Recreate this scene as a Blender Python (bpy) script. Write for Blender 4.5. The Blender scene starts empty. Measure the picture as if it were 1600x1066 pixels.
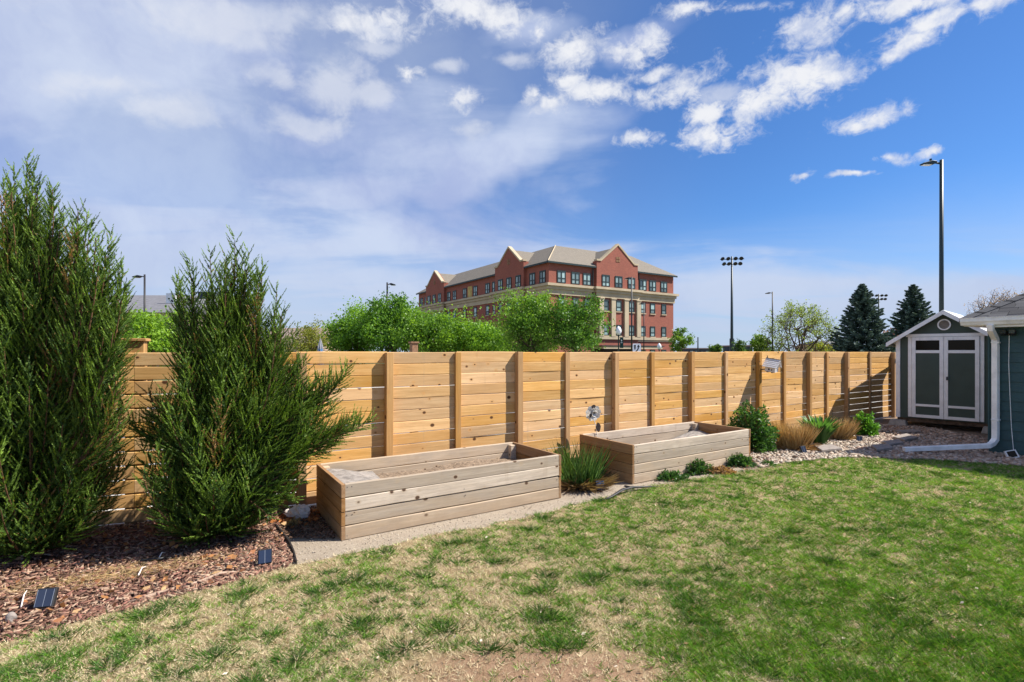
import bpy, bmesh, math, random
import numpy as np
from mathutils import Vector, Matrix

R = math.radians
random.seed(7)
C = bpy.context.scene.collection
SC = bpy.context.scene

# ------------------------------------------------------------------ camera
CZ = 1.83
cam_d = bpy.data.cameras.new('camera'); cam = bpy.data.objects.new('camera', cam_d); C.objects.link(cam)
cam.location = (0, 0, CZ); cam.rotation_euler = (R(90), 0, 0)
cam_d.lens = 18; cam_d.sensor_width = 36; cam_d.shift_y = 17 / 1600
cam_d.clip_start = 0.05; cam_d.clip_end = 3000
SC.camera = cam

# ------------------------------------------------------------------ light
SUN_EL, SUN_AZ = 48.0, 2.0          # azimuth measured from +X towards +Y
SC.view_settings.view_transform = 'Standard'; SC.view_settings.look = 'None'
SC.view_settings.exposure = 0.82; SC.view_settings.gamma = 1.0; SC.view_settings.use_curve_mapping = False
sd = bpy.data.lights.new('sun', 'SUN'); sd.energy = 5.0; sd.angle = R(0.5); sd.color = (1.0, 0.94, 0.85)
sun = bpy.data.objects.new('sun', sd); C.objects.link(sun)
_s = Vector((math.cos(R(SUN_EL)) * math.cos(R(SUN_AZ)), math.cos(R(SUN_EL)) * math.sin(R(SUN_AZ)), math.sin(R(SUN_EL))))
sun.rotation_euler = _s.to_track_quat('Z', 'Y').to_euler(); sun.location = (20, 0, 30)

W = bpy.data.worlds.new('World'); SC.world = W; W.use_nodes = True
class NT:
    """small helper to write node trees"""
    def __init__(s, tree): s.t = tree; s.n = tree.nodes; s.l = tree.links
    def new(s, typ, **kw):
        n = s.n.new(typ)
        for k, v in kw.items(): setattr(n, k, v)
        return n
    def put(s, sock, v):
        if hasattr(v, 'is_output') or isinstance(v, bpy.types.NodeSocket): s.l.new(v, sock)
        else: sock.default_value = v
    def math(s, op, a, b=0.0, c=None, clamp=False):
        n = s.new('ShaderNodeMath', operation=op, use_clamp=clamp); s.put(n.inputs[0], a); s.put(n.inputs[1], b)
        if c is not None: s.put(n.inputs[2], c)
        return n.outputs[0]
    def vmath(s, op, a, b=(0, 0, 0), sc=None):
        n = s.new('ShaderNodeVectorMath', operation=op); s.put(n.inputs[0], a); s.put(n.inputs[1], b)
        if sc is not None: s.put(n.inputs[3], sc)
        return n.outputs['Value'] if op in ('LENGTH', 'DOT_PRODUCT') else n.outputs[0]
    def noise(s, vec, scale, detail=4, rough=.55, dist=0.0, col=False):
        n = s.new('ShaderNodeTexNoise'); s.put(n.inputs['Vector'], vec); n.inputs['Scale'].default_value = scale
        n.inputs['Detail'].default_value = detail; n.inputs['Roughness'].default_value = rough; n.inputs['Distortion'].default_value = dist
        return n.outputs['Color'] if col else n.outputs[0]
    def maprange(s, v, a, b, c=0.0, d=1.0, smooth=True):
        n = s.new('ShaderNodeMapRange', interpolation_type='SMOOTHSTEP' if smooth else 'LINEAR'); s.put(n.inputs[0], v)
        for i, x in enumerate((a, b, c, d)): s.put(n.inputs[i + 1], x)
        return n.outputs[0]
    def mix(s, f, a, b, blend='MIX'):
        n = s.new('ShaderNodeMix', data_type='RGBA', blend_type=blend); s.put(n.inputs[0], f)
        s.put(n.inputs[6], a if not isinstance(a, tuple) else (*a, 1)[:4]); s.put(n.inputs[7], b if not isinstance(b, tuple) else (*b, 1)[:4])
        return n.outputs[2]
    def mapping(s, v, loc=(0, 0, 0), rot=(0, 0, 0), sc=(1, 1, 1), typ='POINT'):
        n = s.new('ShaderNodeMapping', vector_type=typ); s.put(n.inputs[0], v)
        n.inputs[1].default_value = loc; n.inputs[2].default_value = rot; n.inputs[3].default_value = sc
        return n.outputs[0]

def build_world():
    n = NT(W.node_tree); n.n.clear()
    out = n.new('ShaderNodeOutputWorld'); bg = n.new('ShaderNodeBackground'); bg.inputs[1].default_value = 0.084
    sky = n.new('ShaderNodeTexSky', sky_type='NISHITA', sun_disc=False)
    sky.sun_elevation = R(SUN_EL); sky.sun_rotation = R(90 - SUN_AZ); sky.altitude = 1600; sky.air_density = 1.2; sky.dust_density = 0.4; sky.ozone_density = 1.6
    d = n.new('ShaderNodeTexCoord').outputs['Generated']
    sep = n.new('ShaderNodeSeparateXYZ'); n.l.new(d, sep.inputs[0]); dx, dy, dz = sep.outputs
    # clear-air colour: deepen towards the zenith, paler low down and to the west (-X)
    base = n.mix(1.0, sky.outputs[0], (0.37, 0.62, 0.94), 'MULTIPLY')
    # cloud layer plane coordinates (a flat layer seen in perspective)
    den = n.math('ADD', n.math('MAXIMUM', dz, 0.0), 0.12)
    comb = n.new('ShaderNodeCombineXYZ'); n.put(comb.inputs[0], n.math('DIVIDE', dx, den)); n.put(comb.inputs[1], n.math('DIVIDE', dy, den)); comb.inputs[2].default_value = 3.1
    pl = comb.outputs[0]
    # soft cirrus veils
    veil_n = n.noise(n.mapping(pl, rot=(0, 0, R(35)), sc=(0.55, 1.0, 1)), 1.3, 7, .55, .5)
    west = n.maprange(dx, -0.62, 0.42, 1.0, 0.0)
    warp = n.vmath('SUBTRACT', n.noise(d, 5.5, 5, .6, 0, True), (0.5, 0.5, 0.5))
    dw = n.vmath('ADD', d, n.vmath('SCALE', warp, sc=0.055))
    warp2 = n.vmath('SUBTRACT', n.noise(d, 2.2, 5, .6, 0, True), (0.5, 0.5, 0.5))
    dw2 = n.vmath('ADD', d, n.vmath('SCALE', warp2, sc=0.22))
    def blob(v, px, py, hw, hh, tilt=0):
        c = Vector(((px - 800) / 800, 1, (550 - py) / 800)); L = c.length; c.normalize()
        a = Vector((1, 0, 0)); a = (a - c * a.dot(c)).normalized(); b = a.cross(c) * -1
        if b.z < 0: b = -b
        t = R(tilt); a2 = a * math.cos(t) + b * math.sin(t); b2 = -a * math.sin(t) + b * math.cos(t)
        m = Matrix((a2, b2, a2.cross(b2))).transposed().to_euler()
        mp = n.mapping(v, tuple(c), tuple(m), (hw / 800 / L, hh / 800 / L, 0.25), 'TEXTURE')
        return n.vmath('LENGTH', mp)
    def union(lst):
        o = lst[0]
        for x in lst[1:]: o = n.math('MINIMUM', o, x)
        return o
    crisp = [(1246, 122, 60, 30, 12), (1300, 118, 36, 14, 4), (1188, 155, 62, 24, 28), (1112, 212, 40, 20, 15), (1108, 178, 30, 14, 10), (1350, 186, 44, 13, 10),
             (1272, 36, 42, 22, 18), (1320, 12, 34, 16, 10), (1400, 12, 62, 14, 8), (1455, 38, 58, 14, 24), (1425, 66, 34, 11, 22), (1396, 84, 18, 13, 60), (1545, 10, 40, 14, 15), (1008, 72, 34, 24, 12), (908, 78, 42, 20, 8),
             (958, 86, 36, 13, 0), (1072, 137, 44, 19, 28), (935, 150, 56, 15, -8), (888, 126, 24, 12, 0), (1024, 122, 30, 9, 10), (862, 166, 26, 13, 10), (830, 155, 16, 12, 0),
             (1003, 220, 28, 9, 5), (1392, 243, 18, 7, 0), (1450, 238, 13, 6, 15), (1335, 269, 24, 4, 4), (1255, 270, 12, 6, 30), (723, 158, 22, 13, 10),
             (1075, 8, 32, 14, 10), (1185, 4, 42, 9, 0), (750, 18, 90, 18, -4), (590, 38, 40, 22, 8), (545, 28, 30, 20, 0), (845, 45, 18, 13, 10), (635, 112, 18, 11, 0)]
    puffy = [(505, 135, 62, 40, 5), (430, 120, 48, 24, -10), (480, 190, 66, 24, 0), (570, 145, 42, 22, 0), (735, 205, 26, 14, 0), (590, 70, 34, 14, 0), (1130, 150, 40, 14, 10), (700, 100, 30, 12, 0), (800, 90, 30, 12, 0), (270, 178, 60, 26, -10), (150, 132, 70, 18, 0), (340, 20, 170, 26, -4), (330, 50, 120, 26, -12)]
    veils = [(150, 140, 450, 280, 0), (470, 300, 380, 100, 6), (330, 400, 460, 110, 0), (740, 285, 190, 50, 30), (620, 370, 300, 90, -6), (500, 220, 300, 70, 0), (600, 450, 330, 70, 0), (830, 70, 120, 40, 20), (1420, 470, 420, 46, 0), (1080, 480, 300, 60, 0), (1000, 60, 130, 30, 20)]
    fine = n.math('MULTIPLY', n.math('SUBTRACT', n.noise(n.mapping(d, sc=(1, 1, 1.4)), 15, 7, .62, .35), .5), 3.6)
    med = n.math('MULTIPLY', n.math('SUBTRACT', n.noise(d, 9, 6, .6), .5), 1.6)
    vf = n.math('MULTIPLY', n.math('SUBTRACT', n.noise(n.mapping(d, sc=(1, 1, 1.3)), 46, 6, .65, .6), .5), 2.6)
    m1 = union([blob(dw, *b) for b in crisp])
    c1 = n.maprange(n.math('ADD', n.math('ADD', n.math('ADD', m1, fine), vf), n.math('MULTIPLY', med, .5)), 1.62, 0.16)
    c1 = n.math('MULTIPLY', c1, n.maprange(n.noise(d, 18, 5, .65), .30, .58, .50, 1.0))
    m2 = union([blob(dw, *b) for b in puffy])
    c2 = n.math('MULTIPLY', n.maprange(n.math('ADD', n.math('ADD', m2, n.math('MULTIPLY', fine, .7)), n.math('MULTIPLY', med, .8)), 1.35, 0.25), 0.66)
    m3 = union([blob(dw2, *b) for b in veils])
    c3 = n.maprange(n.math('ADD', m3, n.math('MULTIPLY', n.math('SUBTRACT', veil_n, .5), 3.0)), 1.45, 0.1)
    # the rest of the sky (outside the photograph) carries the same kind of scattered clouds
    behind = n.maprange(dy, 0.42, 0.15)
    gen = n.math('MULTIPLY', n.math('MULTIPLY', n.maprange(n.noise(pl, 1.6, 8, .6, .3), .52, .68), .8), behind)
    veilcol = n.mix(n.maprange(n.noise(dw2, 3.2, 6, .6), .32, .66), (3.0, 3.5, 5.3), (4.7, 5.2, 6.3))
    base2 = n.mix(n.math('MULTIPLY', n.math('MAXIMUM', c3, n.math('MULTIPLY', west, .72)), 0.86), base, veilcol)
    # low band near the horizon
    hz = n.maprange(n.math('ADD', dz, n.math('MULTIPLY', n.math('SUBTRACT', veil_n, .5), .12)), 0.26, 0.03)
    base3 = n.mix(n.math('MULTIPLY', hz, 0.80), base2, (3.6, 4.2, 5.5))
    cl = n.math('MAXIMUM', n.math('MAXIMUM', c1, c2), gen)
    shade = n.math('MULTIPLY', n.maprange(n.noise(d, 12, 5, .6), .30, .56), n.maprange(m1, 1.1, .3, .55, 1.0))
    ccol = n.mix(shade, (4.2, 4.6, 5.6), (5.9, 6.0, 6.3))
    fin = n.mix(cl, base3, ccol)
    n.l.new(fin, bg.inputs[0]); n.l.new(bg.outputs[0], out.inputs[0])
build_world()

# ------------------------------------------------------------------ geometry helpers
def G(px, py, z=0.0):
    d = 800 * (CZ - z) / (py - 550); return Vector(((px - 800) / 800 * d, d, z))
def PX(px, d): return (px - 800) / 800 * d
def PZ(py, d): return CZ + (550 - py) / 800 * d

def tag(o, label=None, cat=None, group=None, kind=None):
    if label: o['label'] = label
    if cat: o['category'] = cat
    if group: o['group'] = group
    if kind: o['kind'] = kind
    return o
def empty(name, loc, rz=0.0, label=None, cat=None, group=None):
    o = bpy.data.objects.new(name, None); o.empty_display_size = .1; C.objects.link(o); o.location = loc; o.rotation_euler = (0, 0, rz)
    return tag(o, label, cat, group)
def link(name, me, parent=None, loc=(0, 0, 0), rot=(0, 0, 0)):
    o = bpy.data.objects.new(name, me); C.objects.link(o); o.parent = parent; o.location = loc; o.rotation_euler = rot
    return o

class MB:
    def __init__(s): s.v = []; s.f = []
    def box(s, x0, x1, y0, y1, z0, z1, M=None):
        b = len(s.v); p = [Vector(q) for q in ((x0, y0, z0), (x1, y0, z0), (x1, y1, z0), (x0, y1, z0), (x0, y0, z1), (x1, y0, z1), (x1, y1, z1), (x0, y1, z1))]
        if M is not None: p = [M @ q for q in p]
        s.v += p; s.f += [tuple(b + i for i in q) for q in ((0, 3, 2, 1), (4, 5, 6, 7), (0, 1, 5, 4), (1, 2, 6, 5), (2, 3, 7, 6), (3, 0, 4, 7))]
        return s
    def poly(s, pts):
        b = len(s.v); s.v += [Vector(p) for p in pts]; s.f.append(tuple(range(b, b + len(pts)))); return s
    def prism(s, pts, ext):
        """closed prism: polygon pts extruded by vector ext"""
        b = len(s.v); n = len(pts); e = Vector(ext); s.v += [Vector(p) for p in pts] + [Vector(p) + e for p in pts]
        s.f.append(tuple(b + i for i in range(n))[::-1]); s.f.append(tuple(b + n + i for i in range(n)))
        for i in range(n): j = (i + 1) % n; s.f.append((b + i, b + j, b + n + j, b + n + i))
        return s
    def tube(s, pts, rad, n=8, cap=True, flat=1.0):
        pts = [Vector(p) for p in pts]
        if not hasattr(rad, '__len__'): rad = [rad] * len(pts)
        b0 = len(s.v); up = Vector((0, 0, 1)); pa = None
        for i, p in enumerate(pts):
            t = (pts[min(i + 1, len(pts) - 1)] - pts[max(i - 1, 0)]).normalized()
            if pa is None:
                a = t.cross(up)
                if a.length < .05: a = t.cross(Vector((0, 1, 0)))
            else: a = pa - t * pa.dot(t)
            a.normalize(); pa = a; c = t.cross(a)
            for k in range(n):
                an = 2 * math.pi * k / n + math.pi / n; s.v.append(p + (a * math.cos(an) + c * math.sin(an) * flat) * rad[i])
        for i in range(len(pts) - 1):
            for k in range(n):
                k2 = (k + 1) % n; s.f.append((b0 + i * n + k, b0 + i * n + k2, b0 + (i + 1) * n + k2, b0 + (i + 1) * n + k))
        if cap:
            s.f.append(tuple(b0 + k for k in range(n))[::-1]); e = b0 + (len(pts) - 1) * n; s.f.append(tuple(e + k for k in range(n)))
        return s
    def lathe(s, prof, n=16, c=(0, 0, 0)):
        b = len(s.v); c = Vector(c)
        for r, z in prof:
            for k in range(n): a = 2 * math.pi * k / n; s.v.append(c + Vector((r * math.cos(a), r * math.sin(a), z)))
        for i in range(len(prof) - 1):
            for k in range(n): k2 = (k + 1) % n; s.f.append((b + i * n + k, b + i * n + k2, b + (i + 1) * n + k2, b + (i + 1) * n + k))
        s.f.append(tuple(b + k for k in range(n))[::-1]); e = b + (len(prof) - 1) * n; s.f.append(tuple(e + k for k in range(n)))
        return s
    def mesh(s, name, mat=None, smooth=False, bevel=0.0):
        me = bpy.data.meshes.new(name); me.from_pydata([tuple(p) for p in s.v], [], s.f)
        bm = bmesh.new(); bm.from_mesh(me); bmesh.ops.recalc_face_normals(bm, faces=bm.faces)
        if bevel: bmesh.ops.bevel(bm, geom=list(bm.edges), offset=bevel, segments=1, affect='EDGES', clamp_overlap=True)
        bm.to_mesh(me); bm.free()
        if mat: me.materials.append(mat)
        if smooth: me.polygons.foreach_set('use_smooth', [True] * len(me.polygons))
        me.update(); return me
    def build(s, name, mat, parent=None, loc=(0, 0, 0), rot=(0, 0, 0), smooth=False, bevel=0.0):
        return link(name, s.mesh(name, mat, smooth, bevel), parent, loc, rot)

def np_mesh(name, V, groups, col=None, mat=None, smooth=False):
    """V (n,3); groups: list of (m,k) index arrays"""
    me = bpy.data.meshes.new(name); me.vertices.add(len(V)); me.vertices.foreach_set('co', np.ascontiguousarray(V, dtype=np.float32).ravel())
    idx = np.concatenate([g.ravel() for g in groups]).astype(np.int32); tot = np.concatenate([np.full(len(g), g.shape[1]) for g in groups]).astype(np.int32)
    me.loops.add(len(idx)); me.loops.foreach_set('vertex_index', idx); me.polygons.add(len(tot))
    st = np.zeros(len(tot), np.int32); st[1:] = np.cumsum(tot)[:-1]; me.polygons.foreach_set('loop_start', st); me.polygons.foreach_set('loop_total', tot)
    if smooth: me.polygons.foreach_set('use_smooth', np.ones(len(tot), bool))
    me.update(calc_edges=True)
    if col is not None:
        a = me.color_attributes.new('Col', 'FLOAT_COLOR', 'POINT'); c4 = np.ones((len(V), 4), np.float32); c4[:, :3] = col; a.data.foreach_set('color', c4.ravel())
    if mat: me.materials.append(mat)
    return me

def vnoise(x, y, seed, freq):
    rs = np.random.RandomState(seed); L = rs.rand(64, 64); x = x * freq + 100.3; y = y * freq + 100.7
    xi = np.floor(x).astype(int); yi = np.floor(y).astype(int); fx = x - xi; fy = y - yi; fx = fx * fx * (3 - 2 * fx); fy = fy * fy * (3 - 2 * fy)
    g = lambda a, b: L[a % 64, b % 64]
    return (g(xi, yi) * (1 - fx) + g(xi + 1, yi) * fx) * (1 - fy) + (g(xi, yi + 1) * (1 - fx) + g(xi + 1, yi + 1) * fx) * fy

def nrm(a): return a / np.maximum(np.linalg.norm(a, axis=-1, keepdims=True), 1e-9)

def blades(root, dirv, length, width, bend, col, rs, tri=False):
    """grass blades: root (n,3), dirv unit direction (n,3), droop by bend (n)"""
    n = len(root); az = rs.rand(n) * 2 * np.pi; side = np.stack([np.cos(az), np.sin(az), np.zeros(n)], 1) * (width / 2)[:, None]
    L = length[:, None]; hor = dirv.copy(); hor[:, 2] = 0; hor = nrm(hor)
    if tri:
        V = np.stack([root - side, root + side, root + dirv * L], 1).reshape(-1, 3); b = np.arange(n)[:, None] * 3
        return V, [b + np.array([0, 1, 2])], np.repeat(col, 3, 0)
    mid = root + dirv * L * .5; tip = mid + nrm(dirv + hor * bend[:, None] - np.array([0, 0, 1]) * bend[:, None] * .6) * L * .5
    side = side * .62; low = root * .62 + mid * .38; V = np.stack([root, low - side, tip, low + side], 1).reshape(-1, 3); b = np.arange(n)[:, None] * 4
    return V, [b + np.array([0, 1, 2]), b + np.array([0, 2, 3])], np.repeat(col, 4, 0)

def tri_leaves(cent, size, rs, asp=.3, dirs=None):
    n = len(cent); a = dirs; b = nrm(np.cross(a, nrm(rs.randn(n, 3)))); size = np.broadcast_to(size, (n,))[:, None]; h = a * size * .5; w = b * size * .5 * asp
    V = np.stack([cent - h * .9 - w, cent + h, cent - h * .7 + w], 1).reshape(-1, 3); return V, [np.arange(n)[:, None] * 3 + np.array([0, 1, 2])]

def merge(parts):
    Vs, Gs, Cs, off = [], [], [], 0
    for V, gs, c in parts: Vs.append(V); Gs += [g + off for g in gs]; Cs.append(c); off += len(V)
    return np.concatenate(Vs), Gs, np.concatenate(Cs)

def leaves(cent, size, rs, asp=.6, dirs=None):
    n = len(cent); a = nrm(rs.randn(n, 3)) if dirs is None else dirs; b = nrm(np.cross(a, nrm(rs.randn(n, 3))))
    size = np.broadcast_to(size, (n,))[:, None]; h = a * size * .5; w = b * size * .5 * asp
    V = np.stack([cent - h, cent + w * .9 - h * .1, cent + h, cent - w * .9 - h * .1], 1).reshape(-1, 3)
    return V, [np.arange(n)[:, None] * 4 + np.array([0, 1, 2, 3])]

# ------------------------------------------------------------------ materials
def newmat(name):
    m = bpy.data.materials.new(name); m.use_nodes = True; t = NT(m.node_tree); t.n.clear()
    o = t.new('ShaderNodeOutputMaterial'); p = t.new('ShaderNodeBsdfPrincipled'); t.l.new(p.outputs[0], o.inputs[0])
    p.inputs['Specular IOR Level'].default_value = .3
    return m, t, p, o
def bump(t, p, h, strength=.3, dist=.01):
    b = t.new('ShaderNodeBump'); b.inputs['Strength'].default_value = strength; b.inputs['Distance'].default_value = dist
    t.put(b.inputs['Height'], h); t.l.new(b.outputs[0], p.inputs['Normal'])
def plain(name, col, rough=.6, metal=0, var=.12, scale=8, spec=.3, bmp=0.0):
    m, t, p, o = newmat(name); c = t.new('ShaderNodeTexCoord').outputs['Object']
    f = t.noise(c, scale, 5, .6); lo = tuple(x * (1 - var) for x in col); hi = tuple(min(1, x * (1 + var)) for x in col)
    t.l.new(t.mix(t.maprange(f, .3, .7), lo, hi), p.inputs['Base Color']); p.inputs['Roughness'].default_value = rough; p.inputs['Metallic'].default_value = metal
    p.inputs['Specular IOR Level'].default_value = spec
    if bmp: bump(t, p, t.noise(c, scale * 6, 4, .6), bmp, .01)
    return m
def wood(name, light, mid, tint, knot, axis='x', knots=True, rough=.75, weather=0.0):
    m, t, p, o = newmat(name); c = t.new('ShaderNodeTexCoord').outputs['Object']; rnd = t.new('ShaderNodeObjectInfo').outputs['Random']
    off = t.new('ShaderNodeCombineXYZ'); t.put(off.inputs[0], t.math('MULTIPLY', rnd, 57.0)); t.put(off.inputs[1], t.math('MULTIPLY', rnd, 91.0)); t.put(off.inputs[2], t.math('MULTIPLY', rnd, 133.0))
    if axis == 'z': c = t.mapping(c, rot=(0, R(90), 0))
    if axis == 'y': c = t.mapping(c, rot=(0, 0, R(90)))
    q = t.vmath('ADD', c, off.outputs[0])
    # slow warp so the grain wanders round the knots
    kv = t.new('ShaderNodeTexVoronoi'); t.put(kv.inputs['Vector'], t.mapping(q, sc=(6.5, 7, 8.5))); kv.inputs['Scale'].default_value = 1.0
    kd = kv.outputs['Distance']; kc = t.new('ShaderNodeSeparateColor'); t.l.new(kv.outputs['Color'], kc.inputs[0])
    grain = t.noise(t.mapping(q, sc=(1.1, 16, 22)), 1.0, 5, .62, .9)
    fineg = t.noise(t.mapping(q, sc=(4, 90, 130)), 1.0, 3, .6, .2)
    patch = t.noise(t.mapping(q, sc=(1.4, 3, 3)), 1.0, 3, .5)
    a = t.mix(t.maprange(grain, .35, .68), mid, light)
    a = t.mix(t.math('MULTIPLY', t.maprange(fineg, .45, .72), .42), a, tuple(x * .58 for x in mid))
    a = t.mix(t.math('MULTIPLY', t.maprange(patch, .45, .75), .5), a, tint)
    r2 = t.math('FRACT', t.math('MULTIPLY', rnd, 17.3))
    a = t.mix(t.math('MULTIPLY', t.maprange(r2, .55, 1.0), .4), a, tint)
    hs = t.new('ShaderNodeHueSaturation'); t.put(hs.inputs['Value'], t.maprange(t.math('FRACT', t.math('MULTIPLY', rnd, 7.7)), 0, 1, .74, 1.12, False)); t.put(hs.inputs['Saturation'], t.maprange(t.math('FRACT', t.math('MULTIPLY', rnd, 31.1)), 0, 1, .86, 1.12, False)); t.put(hs.inputs['Color'], a); a = hs.outputs[0]
    if weather:
        wn = t.noise(t.mapping(q, sc=(2, 7, 9)), 1.0, 6, .7); a = t.mix(t.math('MULTIPLY', t.maprange(wn, .42, .66), weather), a, (.34, .285, .23))
    if knots:
        on = t.maprange(kc.outputs[0], .40, .42)
        a = t.mix(t.math('MULTIPLY', t.maprange(kd, .30, .16), t.math('MULTIPLY', on, .45)), a, tint)
        a = t.mix(t.math('MULTIPLY', t.maprange(t.math('MULTIPLY', kd, t.maprange(kc.outputs[1], 0, 1, .75, 2.1, False)), .19, .11), on), a, knot)
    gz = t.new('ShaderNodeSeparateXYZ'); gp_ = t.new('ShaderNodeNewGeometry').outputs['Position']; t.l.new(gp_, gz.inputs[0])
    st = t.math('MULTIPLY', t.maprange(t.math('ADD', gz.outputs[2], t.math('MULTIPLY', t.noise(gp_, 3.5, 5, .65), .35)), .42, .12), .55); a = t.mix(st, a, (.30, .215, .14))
    sw = t.noise(t.mapping(gp_, sc=(9, 9, .9)), 1.0, 4, .6); a = t.mix(t.math('MULTIPLY', t.maprange(sw, .60, .74), .28), a, (.33, .25, .17))
    t.l.new(a, p.inputs['Base Color']); p.inputs['Roughness'].default_value = rough; p.inputs['Specular IOR Level'].default_value = .2
    bump(t, p, t.math('ADD', grain, t.math('MULTIPLY', fineg, .5)), .35, .004)
    return m
def foliage(name, transl=.35, rough=.5, spec=.3, tcol=(1.5, 1.4, .6)):
    m, t, p, o = newmat(name); at = t.new('ShaderNodeAttribute', attribute_name='Col')
    t.l.new(at.outputs[0], p.inputs['Base Color']); p.inputs['Roughness'].default_value = rough; p.inputs['Specular IOR Level'].default_value = spec
    tr = t.new('ShaderNodeBsdfTranslucent'); t.l.new(t.mix(1.0, at.outputs[0], tcol, 'MULTIPLY'), tr.inputs[0])
    ms = t.new('ShaderNodeMixShader'); ms.inputs[0].default_value = transl; t.l.new(p.outputs[0], ms.inputs[1]); t.l.new(tr.outputs[0], ms.inputs[2]); t.l.new(ms.outputs[0], o.inputs[0])
    return m
def attrmat(name, rough=.85, spec=.15, scale=60, amt=.25, bmp=.3):
    m, t, p, o = newmat(name); at = t.new('ShaderNodeAttribute', attribute_name='Col'); c = t.new('ShaderNodeTexCoord').outputs['Object']
    f = t.noise(c, scale, 4, .6); t.l.new(t.mix(t.math('MULTIPLY', t.maprange(f, .35, .65), amt), at.outputs[0], (.06, .045, .035)), p.inputs['Base Color'])
    p.inputs['Roughness'].default_value = rough; p.inputs['Specular IOR Level'].default_value = spec; bump(t, p, f, bmp, .004)
    return m

M = {}
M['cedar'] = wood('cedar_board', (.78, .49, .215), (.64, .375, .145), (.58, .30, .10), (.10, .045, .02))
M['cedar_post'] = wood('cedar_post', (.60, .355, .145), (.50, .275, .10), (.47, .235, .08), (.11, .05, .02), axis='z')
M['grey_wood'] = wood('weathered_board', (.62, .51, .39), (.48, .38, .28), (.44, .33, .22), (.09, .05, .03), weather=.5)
M['shaded_end_wood'] = wood('shaded_brown_end_board', (.38, .215, .095), (.28, .145, .055), (.27, .13, .045), (.09, .045, .02), axis='y', weather=.12)  # brown end boards, with shadow-side darkening put into the wood colour
M['juniper'] = foliage('juniper_scale', .28, .55, .25, (1.4, 1.5, .5))
M['leaf'] = foliage('broad_leaf', .42, .45, .3)
M['grass'] = foliage('grass_blade', .24, .5, .25, (1.4, 1.35, .6))
M['straw'] = foliage('straw_blade', .20, .7, .15, (1.2, 1.1, .8))
M['spruce'] = foliage('spruce_needle', .08, .6, .2)
M['bark'] = plain('bark', (.12, .085, .06), .95, 0, .4, 12, .1, .6)
M['twig'] = plain('juniper_bark', (.13, .075, .04), .95, 0, .4, 30, .1, .5)
M['bark_light'] = plain('grey_bark', (.16, .13, .105), .95, 0, .35, 14, .1, .6)
M['mulch'] = attrmat('mulch_chip', .9, .15, 120, .35)
M['stone'] = attrmat('river_stone', .7, .3, 70, .22, .2)
M['white'] = plain('white_paint', (.86, .86, .87), .5, 0, .08, 5, .4)
M['white_metal'] = plain('white_metal', (.78, .79, .80), .4, 0, .12, 5, .5)
M['shed_green'] = plain('shed_green_paint', (.066, .092, .078), .7, 0, .07, 3, .3, .05)
M['teal'] = plain('teal_siding', (.030, .075, .085), .55, 0, .14, 4, .35, .08)
M['black'] = plain('black_metal', (.018, .018, .022), .45, 0, .2, 6, .4)
M['pole_green'] = plain('dark_green_pole', (.018, .035, .040), .45, 0, .15, 2, .4)
M['black_plastic'] = plain('black_plastic', (.02, .02, .022), .5, 0, .2, 30, .4)
M['concrete'] = plain('concrete', (.36, .34, .31), .9, 0, .15, 8, .2, .4)
M['paver'] = plain('grey_paver', (.27, .235, .21), .9, 0, .2, 14, .2, .5)
M['cream'] = plain('cream_stone', (.47, .385, .265), .8, 0, .1, .5, .2)
M['frame_green'] = plain('dark_window_frame', (.012, .028, .028), .5, 0, .1, 1, .4)
M['sidewalk'] = plain('pale_concrete', (.52, .50, .46), .9, 0, .08, .6, .2)
M['asphalt'] = plain('old_asphalt', (.16, .16, .165), .9, 0, .15, .5, .2)
M['fabric'] = plain('landscape_fabric', (.27, .245, .225), .95, 0, .3, 14, .1, .5)
M['soil'] = plain('planter_soil', (.24, .18, .13), .98, 0, .45, 30, .1, .9)
M['bag'] = plain('pale_cloth', (.84, .74, .68), .8, 0, .12, 20, .2, .3)
M['globe'] = plain('white_globe', (.80, .80, .82), .3, 0, .03, 3, .5)
M['banner'] = plain('dark_green_banner', (.012, .05, .04), .6, 0, .1, 3, .3)
M['grey_roof'] = plain('grey_roof', (.17, .17, .185), .9, 0, .14, 2.0, .1)
M['pink_wall'] = plain('pinkish_stucco', (.42, .30, .26), .9, 0, .08, 1, .1)
M['mauve_roof'] = plain('mauve_brown_roof', (.26, .19, .18), .9, 0, .12, 1.5, .1)
M['dark_far'] = plain('dark_low_building', (.05, .06, .075), .8, 0, .2, .5, .2)
M['blue'] = plain('blue_fabric', (.05, .16, .32), .6, 0, .15, 5, .3)
M['grey_fabric'] = plain('grey_fabric', (.28, .29, .31), .7, 0, .15, 6, .3)
M['brown_brick'] = plain('brown_pier', (.26, .15, .09), .9, 0, .2, 20, .1, .4)
M['ornament_white'] = plain('chalky_white_metal', (.72, .69, .64), .5, .0, .25, 60, .4)
M['ornament_dark'] = plain('rusted_dark_metal', (.11, .09, .085), .6, .3, .3, 40, .4)
M['root'] = plain('pale_root', (.38, .27, .20), .9, 0, .3, 30, .1, .5)
M['wood_white'] = plain('white_washed_wood', (.66, .64, .64), .7, 0, .25, 40, .2, .4)
M['red_plastic'] = plain('metal_bar', (.30, .30, .30), .5)

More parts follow.
